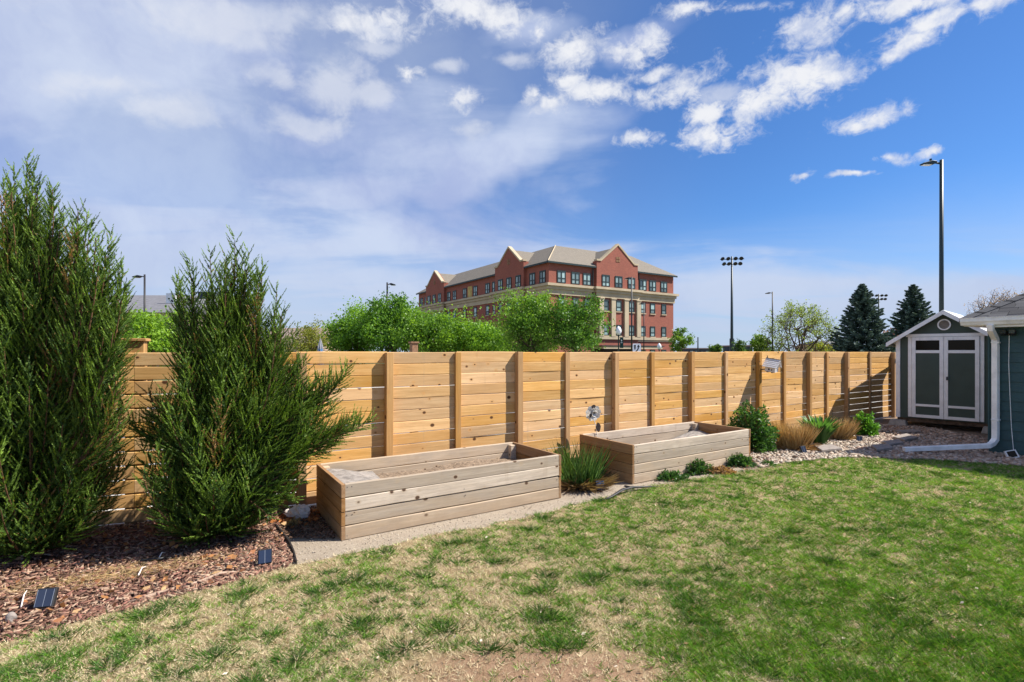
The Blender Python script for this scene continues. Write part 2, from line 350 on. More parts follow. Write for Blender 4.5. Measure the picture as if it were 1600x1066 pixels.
def m_glass(name, col, rough=.06):
    m, t, p, o = newmat(name); rnd = t.new('ShaderNodeObjectInfo').outputs['Random']; t.l.new(t.mix(rnd, tuple(x * .15 for x in col), tuple(min(1, x * 1.4) for x in col)), p.inputs['Base Color']); p.inputs['Roughness'].default_value = rough; p.inputs['Specular IOR Level'].default_value = .9
    return m
M['glass'] = m_glass('window_glass', (.28, .38, .36), .12)
M['glass_dark'] = m_glass('dark_window_glass', (.03, .022, .012), .1); M['glass_dark'].node_tree.nodes['Principled BSDF'].inputs['Specular IOR Level'].default_value = .12
def m_solar():
    m, t, p, o = newmat('solar_cell'); c = t.new('ShaderNodeTexCoord').outputs['Object']
    br = t.new('ShaderNodeTexBrick'); t.put(br.inputs['Vector'], c); br.offset = 0; br.inputs['Scale'].default_value = 22; br.inputs['Brick Width'].default_value = 1.1; br.inputs['Row Height'].default_value = .5; br.inputs['Mortar Size'].default_value = .03
    br.inputs['Color1'].default_value = (.022, .03, .055, 1); br.inputs['Color2'].default_value = (.03, .04, .07, 1); br.inputs['Mortar'].default_value = (.30, .33, .38, 1)
    t.l.new(br.outputs[0], p.inputs['Base Color']); p.inputs['Roughness'].default_value = .15; p.inputs['Specular IOR Level'].default_value = .8
    return m
M['solar'] = m_solar()
def m_brick():
    m, t, p, o = newmat('red_brick'); c = t.new('ShaderNodeTexCoord').outputs['Object']
    s = t.new('ShaderNodeSeparateXYZ'); t.put(s.inputs[0], c); cb = t.new('ShaderNodeCombineXYZ'); t.put(cb.inputs[0], t.math('ADD', s.outputs[0], s.outputs[1])); t.put(cb.inputs[1], s.outputs[2])
    br = t.new('ShaderNodeTexBrick'); t.put(br.inputs['Vector'], cb.outputs[0]); br.inputs['Scale'].default_value = 1.6
    br.inputs['Color1'].default_value = (.34, .105, .070, 1); br.inputs['Color2'].default_value = (.27, .085, .060, 1); br.inputs['Mortar'].default_value = (.30, .15, .11, 1); br.inputs['Mortar Size'].default_value = .015
    f = t.noise(c, .35, 6, .65); t.l.new(t.mix(t.math('MULTIPLY', t.maprange(f, .35, .7), .35), br.outputs[0], (.22, .075, .055)), p.inputs['Base Color']); p.inputs['Roughness'].default_value = .9
    return m
M['brick'] = m_brick()
def m_shingle(name, col, freq, dark=.6):
    m, t, p, o = newmat(name); c = t.new('ShaderNodeTexCoord').outputs['Object']
    s = t.new('ShaderNodeSeparateXYZ'); t.put(s.inputs[0], c); cb = t.new('ShaderNodeCombineXYZ'); t.put(cb.inputs[0], t.math('ADD', s.outputs[0], s.outputs[1])); t.put(cb.inputs[1], s.outputs[2])
    br = t.new('ShaderNodeTexBrick'); t.put(br.inputs['Vector'], cb.outputs[0]); br.inputs['Scale'].default_value = freq; br.inputs['Mortar Size'].default_value = .03; br.inputs['Row Height'].default_value = .22
    br.inputs['Color1'].default_value = (*col, 1); br.inputs['Color2'].default_value = (*[x * .82 for x in col], 1); br.inputs['Mortar'].default_value = (*[x * dark for x in col], 1)
    f = t.noise(c, .8, 5, .6); t.l.new(t.mix(t.math('MULTIPLY', t.maprange(f, .4, .7), .3), br.outputs[0], tuple(x * .75 for x in col)), p.inputs['Base Color']); p.inputs['Roughness'].default_value = .9
    return m
M['beige_roof'] = m_shingle('beige_grey_shingle', (.235, .205, .165), 1.5)
def m_tabs():
    m, t, p, o = newmat('asphalt_shingle'); c = t.new('ShaderNodeTexCoord').outputs['Object']; rnd = t.new('ShaderNodeObjectInfo').outputs['Random']
    a = t.mix(rnd, (.06, .06, .065), (.135, .135, .14)); f = t.noise(c, 160, 3, .7); a = t.mix(t.math('MULTIPLY', t.maprange(f, .35, .65), .5), a, (.05, .05, .055))
    t.l.new(a, p.inputs['Base Color']); p.inputs['Roughness'].default_value = .95; bump(t, p, f, .5, .003); return m
M['shingle'] = m_tabs()
M['white_roof'] = plain('pale_shed_roof', (.66, .66, .68), .5, 0, .08, 6, .4)

def m_ground():
    m, t, p, o = newmat('far_ground'); c = t.new('ShaderNodeTexCoord').outputs['Object']
    t.l.new(t.mix(t.maprange(t.noise(c, .05, 6, .6), .4, .6), (.10, .13, .05), (.24, .20, .13)), p.inputs['Base Color']); p.inputs['Roughness'].default_value = 1; return m
def m_lawn():
    m, t, p, o = newmat('lawn_thatch'); c = t.new('ShaderNodeTexCoord').outputs['Object']
    f1 = t.noise(c, 1.3, 5, .6); f2 = t.noise(c, 90, 4, .7); f3 = t.noise(c, 7, 5, .65); f4 = t.noise(t.mapping(c, sc=(1, .5, 1)), 260, 2, .7)
    a = t.mix(t.maprange(f3, .38, .62), (.42, .32, .18), (.27, .19, .10)); a = t.mix(t.math('MULTIPLY', t.maprange(f2, .5, .7), .6), a, (.12, .075, .04))
    a = t.mix(t.math('MULTIPLY', t.maprange(f4, .55, .7), .55), a, (.62, .52, .32)); a = t.mix(t.math('MULTIPLY', t.maprange(f1, .42, .62), .25), a, (.12, .16, .05))
    # the worn brown patch near the camera
    d = t.vmath('LENGTH', t.mapping(t.vmath('ADD', c, t.vmath('SCALE', t.noise(c, 3, 4, .6, 0, True), sc=.5)), (.37, 3.14, 0.25), (0, 0, 0), (.85, .34, 1), 'TEXTURE'))
    a = t.mix(t.math('MULTIPLY', t.maprange(d, 1.1, .55), .8), a, t.mix(t.maprange(f2, .4, .62), (.36, .22, .14), (.24, .14, .085)))
    t.l.new(a, p.inputs['Base Color']); p.inputs['Roughness'].default_value = 1; bump(t, p, t.math('ADD', f2, f4), .8, .012); return m
def m_bed(name, c1, c2, c3, sc=80):
    m, t, p, o = newmat(name); c = t.new('ShaderNodeTexCoord').outputs['Object']
    f1 = t.noise(c, sc, 4, .7); f2 = t.noise(c, 3, 5, .6); f3 = t.noise(c, sc * 2.7, 2, .7)
    a = t.mix(t.maprange(f1, .4, .62), c1, c2); a = t.mix(t.math('MULTIPLY', t.maprange(f2, .4, .65), .45), a, c3); a = t.mix(t.math('MULTIPLY', t.maprange(f3, .50, .62), .6), a, tuple(x * .45 for x in c1)); a = t.mix(t.math('MULTIPLY', t.maprange(t.noise(c, sc * 1.6, 2, .5), .56, .66), .55), a, tuple(min(1, x * 1.6) for x in c1))
    t.l.new(a, p.inputs['Base Color']); p.inputs['Roughness'].default_value = 1; bump(t, p, t.math('ADD', f1, f3), .7, .01); return m

# ------------------------------------------------------------------ the setting: ground sheets
S = Vector((.842, .539, 0)).normalized(); N = Vector((S.y, -S.x, 0)); A = math.atan2(S.y, S.x)
F0 = Vector((-2.465, 5.976, 0))
def fence_y(x): return F0.y + (x - F0.x) * S.y / S.x
LF1 = Vector((-2.545, 6.025, 0)); LS = Vector((.927, .374, 0)).normalized(); LA = math.atan2(LS.y, LS.x)

EX = [-12, -6, -3.9, -3.2, -2.4, -1.86, -1.2, -.64, 0, .56, 1.3, 2.09, 3.1, 4.07, 4.9, 5.84, 7.0, 7.78, 8.4, 14]
EY = [1.2, 1.9, 2.75, 3.25, 3.95, 4.40, 4.86, 5.20, 5.55, 5.98, 6.55, 7.10, 7.62, 8.15, 8.6, 8.85, 8.64, 8.36, 8.0, 6.5]
def edge_y(x):
    x = np.asarray(x, float); return np.interp(x, EX, EY) + (vnoise(x, x * 0, 3, 4) - .5) * .12 + (vnoise(x, x * 0, 4, 14) - .5) * .05

tag(MB().poly([(-900, -900, -.05), (900, -900, -.05), (900, 900, -.05), (-900, 900, -.05)]).build('ground', m_ground()), kind='structure')
# lawn strip sheet
xs = np.linspace(-12, 14, 521); ey = edge_y(xs); V = []; F = []
for i, (x, y) in enumerate(zip(xs, ey)): V += [(x, -9, 0), (x, 1.5, 0), (x, y, 0)]
V = np.array(V); b = np.arange(520)[:, None] * 3
tag(link('lawn', np_mesh('lawn', V, [b + np.array([0, 3, 4, 1]), b + np.array([1, 4, 5, 2])], mat=m_lawn())), kind='structure')
def bed(name, x0, x1, mat, ytop, z):
    xs = np.linspace(x0, x1, 200); e = edge_y(xs) - .06; V = []
    for x, y in zip(xs, e): V += [(x, y, z), (x, max(ytop(x), y + .02), z)]
    b = np.arange(199)[:, None] * 2; return tag(link(name, np_mesh(name, np.array(V), [b + np.array([0, 2, 3, 1])], mat=mat)), kind='structure')
def back_y(x): return (LF1.y + (x - LF1.x) * LS.y / LS.x) if x < LF1.x else fence_y(x)
bed('mulch_bed', -12, -2.0, m_bed('mulch_soil', (.15, .075, .05), (.09, .045, .03), (.20, .12, .07), 60), lambda x: back_y(x) + .12, -.008)
bed('gravel_path', -2.55, 3.6, m_bed('decomposed_granite', (.43, .36, .28), (.34, .28, .21), (.30, .235, .17), 110), lambda x: back_y(x) + .12, -.004)
bed('rock_bed', 3.4, 12, m_bed('rock_bed_soil', (.26, .19, .14), (.19, .14, .10), (.22, .155, .11), 50), lambda x: back_y(x) + .12, -.008)
# beyond the fence: pavement, kerb and street along the fence direction
def strip(name, mat, a, b2, z, kind='structure', h=None):
    c0 = F0 - N * a; c1 = F0 - N * b2; p = [c0 - S * 120, c0 + S * 160, c1 + S * 160, c1 - S * 120]
    if h is None: o = MB().poly([(q.x, q.y, z) for q in p]).build(name, mat)
    else: o = MB().prism([(q.x, q.y, z) for q in p], (0, 0, h)).build(name, mat)
    return tag(o, kind=kind)
strip('pavement', M['sidewalk'], .12, 5.4, -.03)
strip('kerb', M['concrete'], 5.4, 5.6, -.05, h=.12)
strip('street', M['asphalt'], 5.6, 17.5, -.046)
strip('pavement', M['sidewalk'], 17.7, 21.0, -.03)
strip('kerb', M['concrete'], 17.5, 17.7, -.05, h=.12)
for k in range(14):
    c = F0 - N * 11.5 + S * (-40 + k * 9); e = S * 3; w = N * .06
    tag(MB().poly([(q.x, q.y, -.042) for q in (c - w, c + e - w, c + e + w, c + w)]).build('lane_marking', M['white']), kind='structure')

# ------------------------------------------------------------------ fences
def board_mesh(L, h, th, rs, mat, warp=.005, ch=.007):
    """a sawn board along +X with slightly wandering edges"""
    n = max(2, int(L / .25)); X = np.linspace(0, L, n + 1); V = []
    lo = (rs.rand(n + 1) - .5) * warp; hi = (rs.rand(n + 1) - .5) * warp; bow = np.sin(np.linspace(0, np.pi, n + 1)) * (rs.rand() - .5) * .012
    for i, x in enumerate(X):
        y = bow[i]; c = ch
        V += [(x, y, lo[i] + c), (x, y + c, lo[i]), (x, y + th, lo[i]), (x, y + th, h + hi[i]), (x, y + c, h + hi[i]), (x, y, h + hi[i] - c)]
    f6 = []
    for i in range(n):
        for k in range(6): k2 = (k + 1) % 6; f6.append((i * 6 + k, (i + 1) * 6 + k, (i + 1) * 6 + k2, i * 6 + k2))
    me = bpy.data.meshes.new('board'); e = n * 6; me.from_pydata(V, [], f6 + [tuple(range(6)), tuple(e + k for k in range(6))[::-1]])
    me.materials.append(mat); me.update(); return me

def tpos(px): r = (px - 800) / 800; return (r * F0.y - F0.x) / (S.x - S.y * r)
rsf = np.random.RandomState(5)
def fence_panel(root, x0, x1, z0=.03, n=12, top=1.832, wide=0.0):
    top += (rsf.rand() - .5) * .012; z0 += (rsf.rand() - .5) * .012
    pitch = (top - z0) / n
    for k in range(n):
        g = wide + (.0022 if k < 6 else .0008) + .0026 * rsf.rand(); z = z0 + k * pitch
        o = link('board', board_mesh(x1 - x0 - .004, pitch - g, .018, rsf, M['cedar']), root, (x0 + .002, (rsf.rand() - .5) * .004, z), (0, R((rsf.rand() - .5) * .22), 0))
def add_post(root, x, big, top=1.828, depth=None):
    top += (rsf.rand() - .6) * .014; w = .092 if big else .086; dpt = depth or (.089 if big else .038)
    return MB().box(-w / 2, w / 2, -dpt, 0, -.05, top).build('post', M['cedar_post'], root, (x, -.006, 0), (0, R((rsf.rand() - .5) * .5), 0), bevel=.004)
fence = empty('wooden_fence', F0, A, 'long horizontal board cedar fence running behind the planters to the shed', 'fence')
big = [470, 605, 808, 958, 1077, 1182, 1261, 1320, 1393]; small = [714, 885, 1018, 1133, 1224, 1291, 1358]
allp = sorted([(p, 1) for p in big] + [(p, 0) for p in small]); ts = [tpos(p) for p, _ in allp]; ts[0] = 0.0
for (p, bg_), t_ in zip(allp, ts): add_post(fence, t_, bg_)
ts2 = [-.05] + ts[1:] + [ts[-1] + 1.2, ts[-1] + 2.4]
for i_, (a, b_) in enumerate(zip(ts2[:-1], ts2[1:])): fence_panel(fence, a, b_, wide=.006 if i_ > 12 else 0)
add_post(fence, ts[-1] + 1.2, 0)
LL = 6.9; L0 = LF1 - LS * LL
lfence = empty('wooden_fence', L0, LA, 'shaded cedar fence section behind the two junipers at the left', 'fence')
def lt(px): r = (px - 800) / 800; return (r * L0.y - L0.x) / (LS.x - LS.y * r)
lp = [0.0, 1.0, 2.0, 3.0, 4.0, lt(210) , lt(330), LL + .07]
for a, b_ in zip(lp[:-1], lp[1:]): fence_panel(lfence, a, b_, wide=.008)
for x in (0.05, 1, 2, 3, 4, LL - .12): add_post(lfence, x, 0)
tp = MB().box(-.085, .085, .02, .15, -.05, 1.945).build('post', M['cedar_post'], lfence, (lt(209), 0, 0), bevel=.004)
MB().box(-.11, .11, -.005, .175, 0, .03).build('post_cap', M['cedar_post'], tp, (0, 0, 1.945), bevel=.004)

# ------------------------------------------------------------------ raised planters
def planter(corner, L, Wd, label, seed, zs=.30):
    rs = np.random.RandomState(seed); root = empty('raised_planter', corner, A, label, 'planter', 'raised garden beds beside the fence')
    th = .038; H = .546; hb = H / 4
    for k in range(4):
        z = k * hb; g = .0055
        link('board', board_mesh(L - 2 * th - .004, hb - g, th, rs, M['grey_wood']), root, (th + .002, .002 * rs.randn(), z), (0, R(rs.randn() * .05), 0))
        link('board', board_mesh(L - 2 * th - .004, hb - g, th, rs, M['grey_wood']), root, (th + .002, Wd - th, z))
        for x in (0, L - th):
            o = MB().box(x, x + th, -.004 + .003 * rs.randn(), Wd + .003, z, z + hb - g).build('board', M['shaded_end_wood'], root, bevel=.003); tag(o, 'short brown end board, its colour darkened as the shaded side')
    sm_ = MB().tube([(0, -.0015, 0), (0, .004, 0)], .0055, 8).mesh('screw', M['ornament_dark'])
    for k in range(4):
        for x in (.06, .10, L / 2, L - .07):
            link('screw', sm_, root, (x + .01 * rs.randn(), 0, k * hb + (.035 if (k + int(x * 50)) % 2 else .10)))
    for x in (th, L - th - .085):
        for y in (th, Wd - th - .085): MB().box(x, x + .085, y, y + .085, -.02, H - .03).build('corner_post', M['grey_wood'], root, bevel=.003)
    # extra brown upright at the far left back corner as in the photograph
    nx, ny = 70, 26; gx, gy = np.meshgrid(np.linspace(th, L - th, nx), np.linspace(th, Wd - th, ny), indexing='ij')
    z = zs + .05 * vnoise(gx, gy, seed, 2.2) + .03 * vnoise(gx, gy, seed + 1, 9) + .015 * rs.rand(nx, ny)
    V = np.stack([gx, gy, z], -1).reshape(-1, 3); i, j = np.meshgrid(np.arange(nx - 1), np.arange(ny - 1), indexing='ij'); b = (i * ny + j).reshape(-1, 1)
    link('soil', np_mesh('soil', V, [b + np.array([0, ny, ny + 1, 1])], mat=M['soil'], smooth=True), root)
    # landscape fabric, rumpled over one end and along the inner back edge
    def cloth(x0, x1, y0, y1, zf, nn=(40, 30), mat='fabric'):
        gx, gy = np.meshgrid(np.linspace(x0, x1, nn[0]), np.linspace(y0, y1, nn[1]), indexing='ij'); z = zf(gx, gy)
        V = np.stack([gx, gy, z], -1).reshape(-1, 3); i, j = np.meshgrid(np.arange(nn[0] - 1), np.arange(nn[1] - 1), indexing='ij'); b = (i * nn[1] + j).reshape(-1, 1)
        o = link('fabric_liner', np_mesh('fabric_liner', V, [b + np.array([0, nn[1], nn[1] + 1, 1])], mat=M[mat], smooth=True), root)
        sm = o.modifiers.new('thickness', 'SOLIDIFY'); sm.thickness = .003; return o
    return root, cloth, th, L, Wd, H
r1, cl, th, L, Wd, H = planter(G(533, 845), 2.70, 1.10, 'nearer raised wooden garden bed with rumpled grey fabric at its left end', 11, .30)
cl(th + .01, .62, th + .01, Wd - .10, lambda x, y: .50 - .10 * ((x) / .6) ** 2 + .008 * np.sin(x * 14 + y * 5) - .02 * np.abs(np.sin(x * 5 + y * 3)) + .005 * vnoise(x, y, 5, 14))
cl(.66, 1.5, th + .01, .42, lambda x, y: .43 + .025 * np.sin(x * 9 + y * 14) - .06 * y + .02 * vnoise(x, y, 8, 11))
cl(1.7, 2.35, th + .01, .30, lambda x, y: .42 + .018 * np.sin(x * 12 + y * 20) - .10 * y + .02 * vnoise(x, y, 9, 9))
r2, cl, th, L, Wd, H = planter(G(988, 757), 2.76, 1.12, 'farther raised wooden garden bed with sheet fabric sagging inside its right end', 23, .20)
cl(1.75, 2.68, .30, Wd - .06, lambda x, y: .25 + .15 * np.clip((x - 1.9) / .75, 0, 1) * np.clip((y - .1) / .8, 0, 1) + .006 * np.sin(x * 6 + y * 9) + .008 * vnoise(x, y, 15, 5))
cl(.06, 1.2, .10, Wd - .25, lambda x, y: .27 + .05 * vnoise(x, y, 16, 3) + .02 * vnoise(x, y, 17, 10))
# wide brown upright leaning in the gap between fence post and near planter
gp = G(484, 798)

# ------------------------------------------------------------------ garden shed
SU = Vector((.66, -.75, 0)).normalized(); SA = math.atan2(SU.y, SU.x)
shed = empty('garden_shed', (9.55, 12.73, 0), SA, 'dark green garden shed with white framed double doors and a gabled roof', 'shed')
SW, SDp, zb, ze, zp = 1.85, 2.1, .22, 2.13, 2.76
mid = SW / 2
MB().prism([(0, 0, zb), (SW, 0, zb), (SW, 0, ze), (mid, 0, zp - .02), (0, 0, ze)], (0, SDp, 0)).build('wall', M['shed_green'], shed)
MB().box(.02, SW - .02, .03, SDp - .03, zb - .09, zb - .004).build('floor_frame', M['bark'], shed)
k = (zp - ze) / mid; ov = .17
for s in (-1, 1):
    rf = MB(); e = (mid + s * (mid + ov), ze - k * ov)
    rf.prism([(mid, -.16, zp + .005), (e[0], -.16, e[1] + .005), (e[0], -.16, e[1] + .045), (mid, -.16, zp + .05)], (0, SDp + .3, 0)); rf.build('roof', M['white_roof'], shed)
    MB().prism([(mid, -.185, zp + .045), (e[0], -.185, e[1] + .04), (e[0], -.185, e[1] - .06), (mid, -.185, zp - .055)], (0, .022, 0)).build('fascia', M['white'], shed)
    MB().box(*sorted((e[0] - s * .02, e[0] + s * .005)), -.16, SDp + .14, e[1] - .05, e[1] + .03).build('eave_trim', M['white'], shed)
for x in (0, SW - .085): MB().box(x - .004, x + .085, -.02, 0, zb, ze + (.03 if x < .5 else 0)).build('corner_trim', M['white'], shed, bevel=.003)
MB().box(.242, .312, -.022, 0, .25, 2.19).build('door_trim', M['white'], shed, bevel=.003)
MB().box(1.552, 1.622, -.022, 0, .25, 2.19).build('door_trim', M['white'], shed, bevel=.003)
MB().box(.20, 1.66, -.030, 0, 2.192, 2.262).build('header_trim', M['white'], shed, bevel=.003)
def door(x0, x1):
    d = MB().box(x0, x1, -.028, -.002, .25, 2.186).build('door', M['shed_green'], shed)
    t = .075
    for a, b_, c, e in ((x0, x0 + t, .25, 2.186), (x1 - t, x1, .25, 2.186)): MB().box(a, b_, -.044, -.0285, c, e).build('stile', M['white'], d, bevel=.002)
    for c, e in ((.25, .32), (.52, .575), (1.80, 1.87), (2.105, 2.186)): MB().box(x0 + t + .001, x1 - t - .001, -.043, -.0285, c, e).build('rail', M['white'], d, bevel=.002)
    MB().box(x0 + t + .004, x1 - t - .004, -.0325, -.0285, 1.873, 2.102).build('pane', M['glass_dark'], d)
    MB().box((x0 + x1) / 2 - .16, (x0 + x1) / 2 - .13, -.049, -.044, 2.11, 2.17).build('hinge', M['white_metal'], d)
    return d
door(.319, .918); d2 = door(.924, 1.545)
hd = MB(); hd.tube([(.985, -.045, 1.20), (.985, -.075, 1.20)], .014, 8); hd.box(.97, 1.0, -.085, -.06, 1.17, 1.25); hd.build('handle', M['black'], d2)
vv = MB(); n = 24
for i in range(n):
    a, b_ = 2 * math.pi * i / n, 2 * math.pi * (i + 1) / n; q = lambda t, r: (mid + r * math.cos(t), 0, 2.47 + r * 1.05 * math.sin(t))
    vv.prism([(q(a, .125)[0], -.03, q(a, .125)[2]), (q(b_, .125)[0], -.03, q(b_, .125)[2]), (q(b_, .098)[0], -.03, q(b_, .098)[2]), (q(a, .098)[0], -.03, q(a, .098)[2])], (0, .032, 0))
vent = vv.build('vent', M['white'], shed)
sl = MB()
for i in range(7):
    z = 2.47 - .08 + i * .0267; h = math.sqrt(max(0, .096 ** 2 - ((z - 2.47) / 1.05) ** 2)); sl.box(mid - h, mid + h, -.016, -.002, z - .009, z + .012)
sl.build('louvre', M['paver'], vent)
def block(name, loc, rz, label):
    o = MB().prism([(-.19, -.13, 0), (.19, -.13, 0), (.15, -.10, .155), (-.15, -.10, .155)], (0, .24, 0)).build(name, M['concrete'], None, loc, (0, 0, rz), bevel=.008)
    return tag(o, label, 'concrete block', 'footing blocks under the shed')
block('concrete_block', shed.location + SU * .03 + Vector((0, -.02, 0)), SA, 'trapezoid concrete block under the left front corner of the shed')
bp = shed.location + SU * 1.80; block('concrete_block', (bp.x, bp.y + .05, 0), SA, 'concrete block under the right front corner of the shed, half hidden by the downspout')

# ------------------------------------------------------------------ house corner at the right
HC = Vector((8.65, 9.27, 0)); house = empty('house', HC, A, 'teal lap sided house corner with grey shingle roof at the right edge', 'house')
HX, HY = 7.0, -8.5
MB().box(.02, HX, HY, -.02, 0, 2.30).build('wall', M['teal'], house)
ex = .172
for i in range(13):
    z = .10 + i * ex
    o = MB().prism([(.0, HY, z), (-.022, HY, z), (-.004, HY, z + ex + .01), (.015, HY, z + ex + .01)], (0, -HY + .0, 0)).build('siding_board', M['teal'], house)
MB().box(-.03, .018, HY, .004, 0, .115).build('foundation_board', M['teal'], house)
MB().box(-.032, .07, -.005, .02, .10, 2.30).build('corner_board', M['teal'], house)
# eave: soffit, fascia, gutter
oh = .29
MB().box(-oh + .01, HX, HY, oh - .01, 2.295, 2.315).build('soffit', M['white'], house)
MB().box(-oh, -oh + .022, HY, oh, 2.30, 2.42).build('fascia', M['white'], house)
MB().box(-oh + .024, HX, oh - .022, oh, 2.30, 2.42).build('fascia', M['white'], house)
prof = [(-oh - .002, 2.305), (-oh - .07, 2.31), (-oh - .085, 2.345), (-oh - .105, 2.375), (-oh - .105, 2.432), (-oh - .002, 2.432)]
gt = MB().prism([(a, HY, c) for a, c in prof], (0, -HY + oh + .02, 0)).build('gutter', M['white_metal'], house)
MB().box(-oh - .112, -oh - .088, HY, oh + .03, 2.432, 2.442).build('gutter_lip', M['white_metal'], gt)
MB().box(-.30, .004, HY, -.03, 2.265, 2.293).build('frieze', M['white'], house)
kk = .62; z0 = 2.40; e0 = -oh - .05; yy = oh + .05
P_ = lambda x, y, z: (x, y, z)
rd = 4.4
roof = MB(); roof.prism([(e0, HY, z0), (e0, yy, z0), (e0 + rd, yy - rd, z0 + kk * rd), (e0 + rd, HY, z0 + kk * rd)], (0, 0, -.03))
roof.prism([(e0, yy, z0), (HX, yy, z0), (HX, yy - rd, z0 + kk * rd), (e0 + rd, yy - rd, z0 + kk * rd)], (0, 0, -.03))
roof_o = roof.build('roof', M['shingle'], house)
rsh = np.random.RandomState(3); step = .125; slopeL = math.hypot(1, kk)
shm = {}
for j in range(13):
    x = e0 + .0 + j * step / slopeL; y = yy - (x - e0) + .0
    y -= (rsh.rand() * .18)
    while y > -1.9 - .05 * j:
        w = .17 + rsh.rand() * .16; y1 = y - w; zz = z0 + kk * (x - e0)
        L_ = step + .03; dx = L_ / slopeL; th = .006 + rsh.rand() * .006
        MB().prism([(x - .012, y1 + .004, zz + .004), (x - .012, y - .004, zz + .004), (x + dx, y - .004, zz + kk * (dx + .012) + .002), (x + dx, y1 + .004, zz + kk * (dx + .012) + .002)], (0, 0, th)).build('shingle', M['shingle'], roof_o)
        y = y1
hc = MB()
for j in range(14):
    q = j * .16; x = e0 + q; y = yy - q; zz = z0 + kk * q; a = .20
    hc.prism([(x - .02, y - .13, zz + .012), (x + .0, y + .0, zz + .035), (x + .13, y + .02, zz + .012), (x + .13 + a, y + .02 - a, zz + .012 + kk * a), (x + a, y - a, zz + .035 + kk * a), (x - .02 + a, y - .13 - a, zz + .012 + kk * a)], (0, 0, .008))
hc.build('hip_cap', M['shingle'], roof_o)
# downspout: a pipe that drops from the gutter and turns along the ground
def wl(t, off=0.0, z=0.0): q = HC + N * t - S * off; return Vector((q.x, q.y, z))
def rect_tube(mb, pts, w, h):
    pts = [Vector(p) for p in pts]; b0 = len(mb.v)
    sd_ = None
    for i, p in enumerate(pts):
        t = (pts[min(i + 1, len(pts) - 1)] - pts[max(i - 1, 0)]).normalized(); s_ = Vector((0.30, -.955, 0)); s_ = (s_ - t * s_.dot(t)).normalized(); u = t.cross(s_)
        for a, c in ((-1, -1), (1, -1), (1, 1), (-1, 1)): mb.v.append(p + s_ * a * w / 2 + u * c * h / 2)
    for i in range(len(pts) - 1):
        for q in range(4): q2 = (q + 1) % 4; mb.f.append((b0 + i * 4 + q, b0 + i * 4 + q2, b0 + i * 4 + 4 + q2, b0 + i * 4 + 4 + q))
    mb.f.append((b0 + 3, b0 + 2, b0 + 1, b0)); e = b0 + (len(pts) - 1) * 4; mb.f.append((e, e + 1, e + 2, e + 3))
# the straight drop stands 3 cm off the siding by the corner, the foot sweeps out over the rocks
top = wl(.10, .36, 2.31); 
pa = [top, wl(.10, .34, 2.22), wl(.10, .10, 2.06), wl(.10, .085, 1.9), wl(.10, .085, 1.0), wl(.10, .085, .36), wl(.10, .10, .27), wl(.08, .18, .20), wl(.06, .30, .17)]
gd = G(1412, 708); gd.z = .065; e1 = pa[-1]; pa += [e1.lerp(gd, .3), e1.lerp(gd, .6), gd]
pa = [house.matrix_world.inverted() @ p for p in pa] if False else pa
mb = MB(); rect_tube(mb, pa, .088, .075)
Mi = (Matrix.Translation(HC) @ Matrix.Rotation(A, 4, 'Z')).inverted(); mb.v = [Mi @ v for v in mb.v]
ds = mb.build('downspout', M['white_metal'], house, bevel=.004)
for z in (2.0, .62):
    q = Mi @ wl(.10, .085, z); MB().box(-.045, .075, -.052, .052, -.012, .012).build('strap', M['white_metal'], ds, q)
# floodlight with cord under the eave
q = Mi @ wl(.27, .0, 0)
fl = MB(); fl.box(-.05, .0, q.y - .05, q.y + .05, 2.12, 2.20).build('floodlight_mount', M['black'], house)
f0 = bpy.data.objects[-1] if False else house.children[-1]
for s in (-1, 1):
    Mx = Matrix.Translation((-.10, q.y + s * .06, 2.16)) @ Matrix.Rotation(R(25), 4, 'Y')
    MB().box(-.06, .02, -.045, .045, -.04, .04, Mx).build('floodlight_head', M['black'], house, bevel=.006)
    MB().box(-.064, -.061, -.036, .036, -.032, .032, Mx).build('floodlight_lens', M['glass'], house)
cd = MB(); cd.tube([(-.045, q.y, 2.12), (-.05, q.y + .005, 1.6), (-.045, q.y - .012, 1.0), (-.05, q.y - .03, .5), (-.06, q.y - .06, .10)], .005, 6).build('power_cord', M['white_metal'], house)
fr = MB(); w = .085
for a, b_, c, e in ((-w, w, -w * .8, -w * .62), (-w, w, w * .62, w * .8), (-w, -w + .018, -w * .62, w * .62), (w - .018, w, -w * .62, w * .62)): fr.box(a, b_, -.02, .02, c, e)
g = G(1578, 716); wf = empty('work_light', (g.x - .02, g.y - .05, .075), R(-8), 'small white framed work light lying against the teal wall at the end of a cord', 'light')
wf.rotation_euler = (R(-25), R(-12), R(-8))
fr.build('frame', M['white_metal'], wf, bevel=.003); MB().box(-w + .019, w - .019, -.012, .008, -w * .61, w * .61).build('lens', M['glass_dark'], wf); MB().tube([(-w, 0, -w * .7), (-w - .05, .0, -w * .55), (-w - .07, 0, -w * .2)], .009, 6).build('bracket', M['white_metal'], wf)

